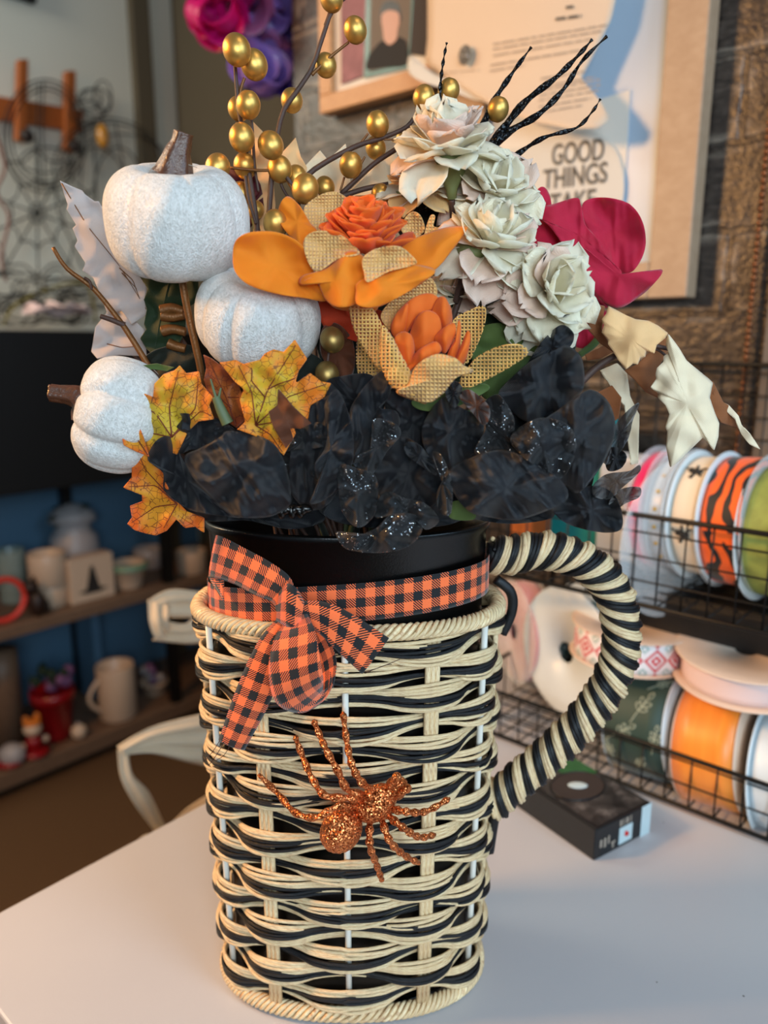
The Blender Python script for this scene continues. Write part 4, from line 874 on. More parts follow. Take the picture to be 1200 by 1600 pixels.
# ------------------------------------------------------------------ frames and papers on the brick wall
M['paper'] = simple('white_paper', (.88, .87, .84), .7, 0, .02, 20)
M['card'] = simple('pale_grey_card', (.80, .80, .78), .6, 0, .02, 20)
M['backing'] = simple('glass_reflection_backing', (.66, .76, .86), .35, 0, .03, 10)  # blue of the glass reflection is put into the board's colour
M['warm_lit_paper'] = simple('warm_lit_certificate_paper', (.82, .74, .65), .6, 0, .03, 15)  # white sheet; the warm lamp light is put into its colour
M['warm_lit_paper'].node_tree.nodes['Principled BSDF'].inputs['Subsurface Weight'].default_value = 0
M['ink'] = simple('grey_print', (.33, .32, .30), .7)
M['ink_pale'] = simple('pale_grey_print', (.60, .55, .50), .7)
M['teal'] = simple('teal_plastic', (.12, .58, .60), .5)
def wbox(name, px, n, t, mat, parent, bevel=0):
    """board on the wall: photo outline of its front face at distance n, t thick"""
    fr = [PN(x, y, n) for x, y in px]; bk = [p+ND*t for p in fr]; k = len(px); m = MB()
    m.add(fr+bk, [tuple(range(k)), tuple(range(2*k-1, k-1, -1))]+[(i, k+i, k+(i+1) % k, (i+1) % k) for i in range(k)])
    return m.build(name, mat, parent, False, bevel=bevel)
def on_wall(n, u, z): return UN(u, n, z)
def rect(name, u0, u1, z0, z1, n, t, mat, parent, bevel=0): return uvbox(name, u0, u1, n, n+t, z0, z1, mat, parent, bevel)
# tall frame
NF = .915
ur = u_of(PN(1072, 465, NF)); zb = PN(1050, 465, NF).z; ui = u_of(PN(1022, 300, NF)); wdt = ui-ur
ul = u_of(PN(712, 150, NF)); zt = 1.02
fr = thing('picture_frame', UN((ur+ul)/2, NF, zb), 'tall pale wood frame holding a lettered card and a board painted with the blue reflection of the glass', 'picture frame')
rect('side_rail', ur, ur+wdt, zb, zt, NF, .03, 'wood', fr, .002); rect('side_rail', ul-wdt, ul, zb, zt, NF, .03, 'wood', fr, .002)
rect('bottom_rail', ur+wdt, ul-wdt, zb, zb+wdt*.9, NF, .03, 'wood', fr, .002); rect('top_rail', ur+wdt, ul-wdt, zt-wdt, zt, NF, .03, 'wood', fr, .002)
rect('backing_board', ur+wdt, ul-wdt, zb+wdt*.9, zt-wdt, NF+.015, .012, 'backing', fr)
# card GOOD THINGS TAKE
NC = NF+.011
cp = [(762, 210), (985, 140), (978, 260), (968, 330), (955, 420), (770, 440)]
cd1 = wbox('paper_sheet', cp, NC+.002, .001, 'paper', None); tag(cd1, 'white sheet inside the tall frame, behind the lettered card', 'paper')
cardpx = [(780, 250), (820, 230), (870, 210), (920, 205), (950, 220), (968, 248), (975, 290), (968, 340), (955, 400), (940, 440), (800, 450), (778, 400)]
card = thing('lettered_card', PN(870, 450, NC), 'pale grey round-cornered card printed GOOD THINGS TAKE', 'card')
wbox('card_sheet', [(p.x, p.y) for p in catmull([Vector((a, b, 0)) for a, b in cardpx], 48, True)], NC-.002, .001, 'card', card)
def text(s, px0, px1, n, hgt, parent, mat='ink', bold=.0):
    a = PN(*px0, n); b = PN(*px1, n); cu = bpy.data.curves.new('lettering', 'FONT'); cu.body = s; cu.size = 1; cu.extrude = 0; cu.offset = bold; cu.align_x = 'LEFT'
    tmp = bpy.data.objects.new('lettering', cu); COL.objects.link(tmp); bpy.context.view_layer.update()
    me = bpy.data.meshes.new_from_object(tmp.evaluated_get(bpy.context.evaluated_depsgraph_get())); bpy.data.objects.remove(tmp)
    co = np.array([v.co[:] for v in me.vertices]); w0 = co[:, 0].max(); h0 = max(.6, co[:, 1].max()); L = (b-a).length
    vs = [a+(b-a)*(c_[0]/w0)+Vector((0, 0, 1))*(c_[1]/h0*hgt) for c_ in co]
    m = MB(); m.add(vs, [tuple(p.vertices) for p in me.polygons]); bpy.data.meshes.remove(me)
    return m.build('lettering', mat, parent, False, thick=.0003)
text('GOOD', (861, 258), (943, 249), NC-.003, .0245, card, bold=.012)
text('THINGS', (848, 296), (948, 284), NC-.003, .0235, card, bold=.012)
text('TAKE', (858, 334), (930, 326), NC-.003, .0235, card, bold=.012)
# certificate, curling over the frames
cert = thing('certificate', PN(800, 150, .90), 'large curling white certificate tinted with warm light with small print, pinned over the tall frame', 'paper')
def curl(a, b):
    n = .895; t = max(0, (b-95)/100); return n-.012*math.sin(max(0, (a-660))/300*PI)-.02*t*t
def psheet(name, pts, nf, mat, parent, N=150, rings=12, thick=.0004, c=None):
    out = resample(catmull([Vector((a, b, 0)) for a, b in pts], 200, True), N) if c is None else resample([Vector((a, b, 0)) for a, b in pts], N)
    cc = sum(out, Vector())/N; vs = [PN(cc.x, cc.y, nf(cc.x, cc.y))]
    for i in range(1, rings+1):
        for j in range(N): p = cc.lerp(out[j], i/rings); vs.append(PN(p.x, p.y, nf(p.x, p.y)))
    fs = [(0, 1+j, 1+(j+1) % N) for j in range(N)]
    for i in range(1, rings): fs += [(1+(i-1)*N+j, 1+i*N+j, 1+i*N+(j+1) % N, 1+(i-1)*N+(j+1) % N) for j in range(N)]
    m = MB(); m.add(vs, fs); return m.build(name, mat, parent, thick=thick)
psheet('sheet', [(668, -60), (668, 60), (664, 98), (700, 125), (740, 150), (780, 172), (830, 190), (890, 202), (935, 200), (953, 186), (940, 160), (908, 122), (930, 80), (955, 30), (975, -60)], curl, 'warm_lit_paper', cert, c=1)
psheet('curled_edge', [(640, 85), (650, 100), (700, 125), (765, 152), (745, 157), (700, 140), (660, 128), (638, 112)], lambda a, b: .885, 'card', cert, N=60)
def rule(x0, x1, y0, slope, n_off=.0016, hgt=.0015, dash=True, mat='ink_pale', parent=None, seed=0):
    m = MB(); r = random.Random(seed+int(y0*10)); x = x0
    while x < x1:
        w_ = r.uniform(8, 26); xe = min(x1, x+w_); ya, yb = y0+slope*(x-x0), y0+slope*(xe-x0)
        a, b = PN(x, ya, curl(x, ya)-n_off), PN(xe, yb, curl(xe, yb)-n_off); z = Vector((0, 0, hgt))
        m.add([a, b, b+z, a+z], [(0, 1, 2, 3)]); x = xe+r.uniform(2.5, 4)
    return m.build('small_print', mat, parent, False)
for i, (x0, x1, y0) in enumerate(((770, 948, 70), (770, 940, 78), (770, 925, 88), (766, 905, 103), (765, 820, 112), (845, 915, 124), (845, 930, 136), (842, 938, 142), (842, 938, 150), (842, 935, 158), (842, 925, 168), (842, 910, 177))):
    rule(x0, x1, y0, -.17, parent=cert, seed=i)
rule(690, 750, 114, -.06, parent=cert, hgt=.0008)
rule(868, 908, 32, -.13, parent=cert, hgt=.003, mat='ink'); rule(884, 896, 14, -.13, parent=cert, hgt=.003, mat='ink')
m = MB(); a_, b_, c_, d_ = [PN(x, y, .876) for x, y in ((714, 86), (738, 82), (738, 82), (726, 70))]
cc = PN(726, 86, .8775)
ring = [cc+UD*(.0095*math.cos(t))+Vector((0, 0, .0118*math.sin(t))) for t in [2*PI*i/32 for i in range(32)]]
m.add(ring, [tuple(range(32))]); m.build('round_emblem', 'ink', cert, False)
m = MB(); tri = [cc-ND*.001+UD*x+Vector((0, 0, z)) for x, z in ((.0075, -.006), (0, .010), (-.0075, -.006))]
m.tube([tri[0], tri[1], tri[2]], .0004, 4); m.tube([tri[0].lerp(tri[1], .4), tri[2].lerp(tri[1], .2)], .0004, 4); m.build('emblem_mark', 'paper', cert)
# photo frame
NP_ = .93
f0 = thing('photo_frame', PN(590, 170, NP_), 'wooden frame of snapshots above the berries, partly covered by the certificate', 'picture frame')
ua = u_of(PN(505, 120, NP_)); ub = u_of(PN(700, 120, NP_)); zb2 = PN(505, 181, NP_).z; ww = .026
for nm, a0, a1, z0, z1 in (('bottom_rail', ub, ua, zb2, zb2+ww), ('side_rail', ua-ww, ua, zb2+ww, zb2+.42), ('side_rail', ub, ub+ww, zb2+ww, zb2+.42), ('top_rail', ub, ua, zb2+.42, zb2+.42+ww)): rect(nm, a0, a1, z0, z1, NP_-.01, .026, 'oak', f0, .002)
rect('mat_board', ub+ww, ua-ww, zb2+ww, zb2+.42, NP_+.002, .01, 'paper', f0)
M['photo_dark'] = simple('dark_photo_print', (.20, .17, .16), .7, 0, .5, 12)
M['photo_grey'] = simple('grey_photo_background', (.42, .38, .34), .7, 0, .3, 6)
M['photo_mix'] = simple('mixed_photo_print', (.55, .38, .40), .7, 0, .6, 45)
M['photo_green'] = simple('green_photo_border', (.12, .33, .27), .3)
M['skin_print'] = simple('printed_skin_tone', (.72, .52, .42), .4, 0, .05, 30)
M['shirt_print'] = simple('printed_black_shirt', (.07, .07, .09), .7)
M['hair_print'] = simple('printed_dark_hair', (.10, .08, .07), .4)
NPH = NP_-.001
def photo(name, px, mat, label):
    t = thing(name, PN(*px[0], NPH), label, 'photo', 'snapshots in the wooden frame'); wbox('print', px, NPH-.001, .0008, mat, t); return t
photo('photograph', [(532, -30), (572, -30), (568, 118), (533, 132)], 'photo_mix', 'colourful snapshot at the left edge of the wooden frame')
p2 = photo('photograph', [(572, -30), (648, -30), (640, 106), (568, 122)], 'photo_green', 'portrait photo of a person in a black shirt')
def flat(name, pts, n, mat, par, smooth=True):
    q = [(p.x, p.y) for p in catmull([Vector((a, b, 0)) for a, b in pts], 40, True)] if smooth else pts
    return wbox(name, q, n, .0004, mat, par)
flat('photo_background', [(580, -30), (644, -30), (637, 98), (577, 112)], NPH-.0016, 'photo_grey', p2, False)
flat('shirt', [(573, 108), (576, 88), (586, 74), (597, 64), (607, 68), (618, 58), (630, 60), (636, 70), (635, 100), (604, 105)], NPH-.0022, 'shirt_print', p2)
flat('hair', [(594, 20), (598, 6), (610, 1), (622, 6), (626, 20), (624, 34), (598, 36)], NPH-.0022, 'hair_print', p2)
flat('face', [(597, 22), (608, 16), (622, 20), (624, 34), (621, 48), (619, 62), (608, 70), (600, 62), (598, 46), (596, 34)], NPH-.0028, 'skin_print', p2)
photo('photograph', [(648, -30), (690, -30), (690, 92), (640, 84)], 'photo_dark', 'dark snapshot beside the certificate edge')

# ------------------------------------------------------------------ wire rack with ribbon spools
M['wire'] = simple('black_rack_wire', (.05, .05, .05), .45, .3)
rk = thing('wire_rack', UN(.15, .75, 0), 'black two-tier wire mesh rack at the right edge, filled with ribbon spools', 'rack')
RU0, RU1 = -.12, .50; RN0, RN1 = .713, .925
def wires(name, segs, r, parent=rk):
    m = MB()
    for a, b in segs: m.tube([a, b], r, 6)
    return m.build(name, 'wire', parent)
def basket(zb_, zt_, n0, n1, zback, nm):
    P = UN
    for a, b in ((P(RU0, n0, zt_), P(RU1, n0, zt_)), (P(RU0, n1, zback), P(RU1, n1, zback)), (P(RU0, n0, zb_), P(RU1, n0, zb_)), (P(RU0, n1, zb_), P(RU1, n1, zb_)), (P(RU1, n0, zt_), P(RU1, n1, zback)), (P(RU0, n0, zt_), P(RU0, n1, zback))):
        wires('rail', [(a, b)], .0026)
    g = .0245; nn = int((RU1-RU0)/g)
    wires('front_mesh', [(P(RU0+i*g, n0, zb_), P(RU0+i*g, n0, zt_)) for i in range(nn+1)]+[(P(RU0, n0, zb_+k_*g), P(RU1, n0, zb_+k_*g)) for k_ in range(1, int((zt_-zb_)/g)+1)], .0010)
    wires('floor_mesh', [(P(RU0+i*g, n0, zb_), P(RU0+i*g, n1, zb_)) for i in range(nn+1)]+[(P(RU0, n0+k_*g, zb_), P(RU1, n0+k_*g, zb_)) for k_ in range(1, int((n1-n0)/g)+1)], .0010)
    wires('back_mesh', [(P(RU0+i*g, n1, zb_), P(RU0+i*g, n1, zback)) for i in range(nn+1)]+[(P(RU0, n1, zb_+k_*g), P(RU1, n1, zb_+k_*g)) for k_ in range(1, int((zback-zb_)/g)+1)], .0010)
    wires('end_mesh', [(P(RU1, n0+k_*g, zb_), P(RU1, n0+k_*g, zt_)) for k_ in range(1, int((n1-n0)/g)+1)], .0010)
basket(.006, .060, RN0, RN1, .060, 'lower'); basket(.205, .295, RN0+.0, RN1, .435, 'upper')
for uu, nn in ((RU0, RN0), (RU0, RN1), (RU1, RN1), (RU1, RN0)): wires('post', [(UN(uu, nn, 0), UN(uu, nn, .295 if nn == RN0 else .44))], .0036)
def ribmat(name, kind):
    m = NM(name); t = m.n('TexCoord'); s = m.n('SeparateXYZ', i_0=t.outputs['UV']); u, v = s.outputs[0], s.outputs[1]
    if kind == 'tiger':
        wv = m.n('TexWave', wave_type='BANDS', bands_direction='Y', i_Vector=m.uv(16, 20), i_Scale=1.0, i_Distortion=9.0, i_Detail=1.5, i_Detail_Scale=1.4)
        col = m.ramp(wv.outputs[0], [(.0, lin((.07, .06, .06))), (.34, lin((.07, .06, .06))), (.40, lin((.95, .38, .08))), (1, lin((.95, .38, .08)))]); r = .6
    elif kind == 'ikat':
        p = .026
        fa = m.math('ABSOLUTE', m.math('SUBTRACT', m.math('FRACT', m.math('DIVIDE', u, p)), .5)); fb = m.math('ABSOLUTE', m.math('SUBTRACT', m.math('FRACT', m.math('DIVIDE', v, p*1.0)), .5))
        d = m.math('ADD', fa, fb)
        col = m.ramp(d, [(0, lin((.90, .88, .88))), (.09, lin((.80, .20, .24))), (.24, lin((.90, .88, .88))), (.36, lin((.80, .20, .24))), (.50, lin((.90, .88, .88))), (.80, lin((.55, .68, .66))), (.9, lin((.9, .88, .88)))], 'CONSTANT'); r = .6
    elif kind == 'gingham':
        p = .022; a = m.math('LESS_THAN', m.math('FRACT', m.math('DIVIDE', m.math('ADD', u, v), p)), .5); b = m.math('LESS_THAN', m.math('FRACT', m.math('DIVIDE', m.math('SUBTRACT', u, v), p)), .5)
        col = m.ramp(m.math('MULTIPLY', m.math('ADD', a, b), .5), [(0, lin((.86, .86, .84))), (.3, lin((.45, .55, .53))), (.8, lin((.10, .30, .28)))], 'CONSTANT'); r = .7
    m.set(Base_Color=col, Roughness=r, Sheen_Weight=.2); return m.m
M['r_tiger'] = ribmat('tiger_stripe_ribbon', 'tiger'); M['r_ikat'] = ribmat('red_diamond_ribbon', 'ikat'); M['r_ging'] = ribmat('green_gingham_ribbon', 'gingham')
def satin(name, a, b, rough=.3, sc=(3, 120)):
    m = NM(name); g = m.noise(m.uv(sc[0], sc[1]), 1.0, 3); m.set(Base_Color=m.mix(g, lin(a), lin(b)), Roughness=rough, Sheen_Weight=.3); m.bump(g, .2, .001); return m.m
M['r_orange'] = satin('orange_satin_ribbon', (.88, .46, .10), (.96, .60, .22), .38); M['r_pink'] = satin('pale_pink_ribbon', (.88, .76, .74), (.92, .82, .80), .6)
M['r_magenta'] = satin('hot_pink_ribbon', (.85, .08, .36), (.92, .15, .45), .35); M['r_cream'] = satin('cream_linen_ribbon', (.86, .80, .70), (.92, .87, .78), .8)
M['r_grey'] = satin('silver_ribbon', (.70, .74, .78), (.82, .86, .90), .3); M['r_green'] = simple('lime_floral_ribbon', (.55, .60, .30), .6, 0, .5, 60); M['r_dark'] = satin('dark_green_ribbon', (.13, .22, .19), (.18, .27, .23), .6)
M['r_irid'] = satin('pink_iridescent_ribbon', (.82, .55, .66), (.90, .66, .60), .3)
M['sp_white'] = simple('white_spool_plastic', (.84, .88, .90), .35, 0, .02); M['sp_card'] = simple('pale_cardboard_spool', (.86, .76, .68), .6, 0, .04); M['sp_blue'] = simple('blue_spool_hub', (.08, .16, .42), .5)
m = NM('clear_spool_plastic'); m.set(Base_Color=(.85, .88, .9), Roughness=.12, Alpha=.28); M['sp_clear'] = m.m
M['gold_print'] = simple('gold_print', (.85, .68, .35), .3, .7); M['print_dark'] = simple('black_print', (.15, .14, .13), .7); M['print_pale'] = simple('pale_sage_print', (.72, .74, .64), .7)
def spool(c_, ax, R, wd, rib, fl, label, fill=.9, hub=.32, group='ribbon spools in the wire rack'):
    ax = Vector(ax).normalized(); t = thing('ribbon_spool', c_-ax*wd/2, label, 'ribbon spool', group)
    for s_ in (-1, 1):
        m = MB(); o = c_+ax*(wd/2*s_); f0 = .0016
        m.lathe([(R*hub*.5, -f0/2), (R*.97, -f0/2), (R, -f0/4), (R, f0/4), (R*.97, f0/2), (R*hub*.5, f0/2), (R*hub*.5, -f0/2)], o, 56, ax); m.build('flange', fl, t)
    m = MB(); r = R*fill; k = wd-.003; m.lathe([(R*hub*.5, -k/2), (r, -k/2), (r*1.004, -k/4), (r*1.004, k/4), (r, k/2), (R*hub*.5, k/2)], c_, 72, ax, uvr=r); m.build('ribbon_roll', rib, t)
    return t
def cyl_pt(c_, ax, r, ang, h):
    q = Vector(ax).normalized().to_track_quat('Z', 'Y').to_matrix(); return c_+q @ Vector((r*math.cos(ang), r*math.sin(ang), h))
def facing_angle(c_, ax):
    q = Vector(ax).normalized().to_track_quat('Z', 'Y').to_matrix(); v = q.transposed() @ (CAM-c_); return math.atan2(v.y, v.x)
AX = (UD+ND*.10+Vector((0, 0, -.06))).normalized()
ny = .800
cM = PN(1036, 796, ny); cW = PN(1068, 800, ny); cC = PN(1110, 806, ny); cT = PN(1165, 815, ny); cG = PN(1222, 830, ny)
spool(cM, AX, .068, .016, 'r_magenta', 'sp_clear', 'hot pink ribbon spool, leftmost in the upper basket')
s_w = spool(cW, AX, .067, .018, 'r_grey', 'sp_clear', 'silver ribbon spool with gold print, next to the hot pink one')
for i in range(7):
    m = MB(); a0 = facing_angle(cW, AX)+(.9-.3*i)*1; m.ball(cyl_pt(cW, AX, .0605, a0, .001), (.0022, .0022, .0022), 8, 6); m.build('gold_dot', 'gold_print', s_w)
s_c = spool(cC, AX, .067, .030, 'r_cream', 'sp_white', 'cream ribbon spool with black bee print, left of the tiger ribbon')
for da in (-.35, .75):
    a0 = facing_angle(cC, AX)+da; m = MB(); r = .0612
    for (h0, b0, h1, b1, rr) in ((-.006, -.02, .006, .03, .003), (0, 0, .001, .15, .0012), (0, 0, -.009, .10, .0010), (.002, 0, .011, .08, .0010), (0, 0, .003, -.14, .0016), (0, 0, -.007, -.09, .001)):
        m.tube([cyl_pt(cC, AX, r, a0+b0, h0), cyl_pt(cC, AX, r, a0+b1, h1)], rr, 6)
    m.build('bee_print', 'print_dark', s_c)
spool(cT, AX, .069, .042, 'r_tiger', 'sp_clear', 'orange and black tiger-striped ribbon spool in the upper basket', .93)
spool(cG, AX, .071, .034, 'r_green', 'sp_white', 'lime green patterned ribbon spool cut off by the right edge of the picture')
# clear tray under the upper spools
m = MB(); m.lathe([(.02, -.0008), (.085, -.0008), (.085, .0008), (.02, .0008), (.02, -.0008)], PN(1052, 840, ny-.02), 60, (UD+ND*.25)); 
tag(m.build('clear_disc', 'sp_clear', smooth=False), 'large clear plastic disc left of the hot pink spool', 'plastic disc')
M['charcoal'] = simple('charcoal_rack_back', (.09, .095, .10), .4, 0, .2, 20)  # for a dark block added as the shadowed back of the rack
uvbox('rack_back_block', -.10, .34, .775, .90, .118, .200, 'charcoal', None, bevel=.006); ob = bpy.data.objects['rack_back_block']; tag(ob, 'dark block added for the shadowed back between the two levels of the wire rack', 'bin')
# lower tier
AXu = Vector(UD)
s1 = spool(PN(900, 1016, .785), (UD*.35-ND*.95+Vector((0, 0, .02))), .078, .03, 'r_ging', 'sp_white', 'white-sided spool of green gingham ribbon standing behind the wicker handle', .80)
s0 = spool(PN(818, 985, .83), (UD*.55-ND*.80), .068, .03, 'r_irid', 'sp_clear', 'pink shimmering ribbon spool just right of the wicker vase', .95)
cg = PN(880, 1042, .73)
cI = PN(985, 998, .775)
spool(cI, (0.03, 0.0, 1), .064, .036, 'r_ikat', 'sp_card', 'red and white diamond-patterned ribbon spool lying flat on the green leaf ribbon', .93)
cP = PN(1165, 1038, .78)
spool(cP, (-.05, -.08, 1), .068, .030, 'r_pink', 'sp_card', 'pale pink ribbon spool lying flat on top of the orange satin ribbon', .88)
cL = PN(1022, 1125, .775); axL = (UD+Vector((0, 0, -.12))).normalized()
s_l = spool(cL, axL, .060, .064, 'r_dark', 'sp_white', 'dark green ribbon spool printed with pale leaf sprigs, in the lower basket', 1.0)
a0 = facing_angle(cL, axL)
for (ha, aa, sc_, tilt) in ((-.006, .10, 1.0, .5), (.022, .35, .8, -.3), (.014, -.35, .9, 1.0), (-.024, -.40, .8, .2), (-.018, .62, .7, .9), (.024, -.78, .7, -.2), (-.004, -.95, .7, .5)):
    m = MB(); r = .0605
    def PT(x, y): return cyl_pt(cL, axL, r, a0+aa+(y*math.cos(tilt)+x*math.sin(tilt))*sc_/r, ha+(x*math.cos(tilt)-y*math.sin(tilt))*sc_)
    m.tube([PT(0, -.016+.004*i) for i in range(9)], .0005, 4)
    for (bx, by, s_) in ((0, .016, 0), (0, .008, 1), (0, .008, -1), (0, .001, 1), (0, .001, -1)):
        lp = []
        for i in range(15):
            t = 2*PI*i/14; lx = .0022*math.sin(t); ly = .0042-.0042*math.cos(t); an = s_*.9; lp.append(PT(bx+lx*math.cos(an)+ly*math.sin(an), by-lx*math.sin(an)+ly*math.cos(an)))
        m.tube(lp, .00045, 4)
    m.build('leaf_print', 'print_pale', s_l)
cO = PN(1128, 1165, .775)
spool(cO, axL, .062, .060, 'r_orange', 'sp_card', 'wide orange satin ribbon spool in the lower basket', 1.0)
cB = PN(1222, 1205, .775)
spool(cB, axL, .064, .030, 'sp_white', 'sp_white', 'plain white spool at the right edge of the lower basket')
# things behind the handle
uvbox('teal_packet', u_of(PN(935, 800, .86)), u_of(PN(838, 800, .86)), .86, .90, .207, .37, 'teal', None, bevel=.004); tag(bpy.data.objects['teal_packet'], 'teal packet in the upper basket behind the black petals', 'packet')
uvbox('grey_packet', u_of(PN(1000, 800, .84)), u_of(PN(932, 800, .84)), .84, .885, .207, .33, 'r_grey', None, bevel=.004); tag(bpy.data.objects['grey_packet'], 'pale grey packet in the upper basket right of the teal one', 'packet')
uvbox('wooden_block', u_of(PN(832, 800, .80)), .494, .80, .85, .209, .36, 'orange_wood', None, bevel=.004); tag(bpy.data.objects['wooden_block'], 'brown wooden block at the left end of the upper basket', 'block')
# beaded chain
ch = thing('bead_chain', PN(1178, 430, .93), 'string of copper beads hanging down the brick wall at far right', 'bead chain')
M['bead'] = simple('copper_bead', (.50, .33, .22), .35, .6)
zt_, zb_ = PN(1198, 240, .935).z, PN(1140, 860, .935).z; u_c = u_of(PN(1178, 430, .935)); nb = 62
for i in range(nb):
    z = zt_+(zb_-zt_)*i/(nb-1)+.0
    o = None
    m = MB(); m.ball(UN(u_c, .938, z+.06), .0036, 10, 8); m.build('bead', 'bead', ch)
uvbox('trim_2', u_c-.10, u_c-.018, .935, .95, .0, 1.3, 'photo_grey'); struct(bpy.data.objects['trim_2'])

# ------------------------------------------------------------------ black box on the table
Fp, Rp, Lp = PZ(928, 1346, 0), PZ(1014, 1300, 0), PZ(800, 1262, 0)
e1 = (Rp-Fp); e2 = (Lp-Fp); e1n = e1.normalized(); e2 = e2-e1n*e2.dot(e1n); hB = W(930, 1297, Fp.y).z
bx = thing('gift_box', Fp, 'flat black printed box lying on the table behind the handle', 'box')
M['box_dark'] = simple('dark_box_print', (.10, .11, .12), .35, 0, .3, 60)
mm_ = NM('misty_forest_box_print'); o_ = mm_.obj(); nz = mm_.noise(o_, 45, 5, .7)
mm_.set(Base_Color=mm_.ramp(nz, [(.35, lin((.09, .09, .10))), (.55, lin((.24, .23, .23))), (.75, lin((.50, .48, .47)))]), Roughness=.35); M['box_top'] = mm_.m
M['box_green'] = simple('green_box_print', (.14, .36, .20), .4, 0, .5, 90); M['tape'] = simple('pale_sticker', (.74, .82, .84), .3); M['red'] = simple('red_print', (.75, .12, .12), .5)
Z = Vector((0, 0, hB)); m = MB()
m.add([Fp, Fp+e1, Fp+e1+e2, Fp+e2, Fp+Z, Fp+e1+Z, Fp+e1+e2+Z, Fp+e2+Z], [(3, 2, 1, 0), (4, 5, 6, 7), (0, 1, 5, 4), (1, 2, 6, 5), (2, 3, 7, 6), (3, 0, 4, 7)]); m.build('carton', 'box_dark', bx, False, bevel=.0015)
def quad(name, base, a, b, r0, r1, q0, q1, nrm, mat):
    m = MB(); o = base+nrm*.0004; m.add([o+a*r0+b*q0, o+a*r1+b*q0, o+a*r1+b*q1, o+a*r0+b*q1], [(0, 1, 2, 3)]); return m.build(name, mat, bx, False)
up = Vector((0, 0, 1)); quad('top_print', Fp+Z, e1, e2, .06, .97, .03, .97, up, 'box_top')
quad('green_print', Fp+Z, e1, e2, .55, .97, .62, .97, up*1.6, 'box_green')
m = MB(); cen = Fp+Z+e1*.5+e2*.56+up*.0012; m.add([cen+e1*(.38*math.cos(t))+e2*(.22*math.sin(t)) for t in [2*PI*i/40 for i in range(40)]], [tuple(range(40))]); m.build('oval_medallion', 'photo_dark', bx, False)
m = MB(); m.tube([cen+e1*(.38*math.cos(t))+e2*(.22*math.sin(t)) for t in [2*PI*i/40 for i in range(42)]], .0007, 6); m.build('medallion_rim', 'box_dark', bx)
m = MB(); m.ball(cen+up*.0003, (.010, .006, .0008)); m.build('medallion_figure', 'tape', bx)
nf = -e2.normalized()
quad('sticker', Fp, e1, Z, .82, 1.0, .0, 1.0, nf, 'tape'); quad('label_patch', Fp, e1, Z, .42, .66, .12, .66, nf, 'tape')
m = MB(); m.ball(Fp+e1*.54+Z*.4+nf*.0008, (.0028, .0006, .0028)); m.build('red_spot', 'red', bx)
for i, (a0_, a1_, z0_, z1_) in enumerate(((.08, .12, .35, .6), (.15, .19, .3, .6), (.22, .25, .35, .62), (.28, .36, .30, .36), (.3, .33, .15, .3), (.42, .46, .72, .92), (.48, .5, .72, .92), (.53, .58, .72, .92), (.61, .63, .72, .92))):
    quad('worn_lettering', Fp, e1, Z, a0_, a1_, z0_, z1_, nf, 'ink_pale')

# ------------------------------------------------------------------ shelving on the left wall
M['black_paint'] = simple('black_shelf_metal', (.03, .03, .033), .5, 0, .1)
M['blue_back'] = simple('blue_back_panel', (.30, .43, .53), .6, 0, .08, 4)
def nz_(x, y, u=US): p = PU(x, y, u); return n_of(p), p.z
nL = nz_(-260, 900)[0]; nR = nz_(420, 900)[0]; nR = min(nR, NB-.02)
zc0 = nz_(60, 768)[1]; zc1 = nz_(60, 516)[1]
zm = nz_(100, 958)[1]; zl_ = nz_(100, 1172)[1]
sh = thing('shelving_unit', UN(US, (nL+nR)/2, ZF), 'black shelving unit with wooden boards and a deep black top against the far left wall', 'shelf')
uvbox('top_cabinet', US, UL-.01, nL, nR, zc0, zc1, 'black_paint', sh, bevel=.004)
uvbox('shelf_board', US, UL-.01, nL, nR, zm-.03, zm, 'shelf_wood', sh, bevel=.002)
uvbox('shelf_board', US, UL-.01, nL, nR, zl_-.045, zl_, 'shelf_wood', sh, bevel=.002)
uvbox('back_panel', UL-.02, UL-.012, nL, nR, zl_, zc0, 'blue_back', sh)
uvbox('plinth', US+.03, UL-.02, nL, nR, ZF, zl_-.045, 'black_paint', sh)
for x in (195, 268):
    nn = nz_(x, 900)[0]; dd = US+.02 if x == 268 else UL-.05
    uvbox('post', dd-.015, dd+.015, nn-.014, nn+.014, ZF, zc0, 'black_paint', sh)
uvbox('post', US+.0, US+.03, nR-.03, nR, ZF, zc0, 'black_paint', sh); uvbox('divider', US+.20, UL-.03, nz_(200, 1030)[0], nz_(212, 1030)[0], zl_, zm-.03, 'blue_back', sh)
M['ceramic'] = simple('cream_ceramic', (.80, .70, .60), .35, 0, .05, 20); M['ceramic_grey'] = simple('pale_grey_ceramic', (.62, .60, .60), .4, 0, .08, 20); M['glassy'] = simple('grey_green_glass', (.50, .56, .54), .15, 0, .2, 20)
M['redc'] = simple('red_ceramic', (.52, .06, .09), .3); M['coral'] = simple('coral_red_plastic', (.85, .25, .20), .4); M['brown_fig'] = simple('dark_brown_figurine', (.16, .10, .07), .5); M['orangec'] = simple('orange_ceramic', (.80, .45, .15), .5)
M['green_glaze'] = simple('sage_green_glaze', (.42, .55, .45), .35); M['plum'] = simple('plum_glaze', (.30, .20, .28), .4); M['foliage'] = simple('dark_green_foliage', (.10, .18, .11), .7, 0, .4, 80); M['purple_fl'] = simple('mauve_flower', (.45, .30, .45), .7, 0, .3, 80)
def at_shelf(x, yb, u=None, z=None):
    p = PZ(x, yb, z); return p
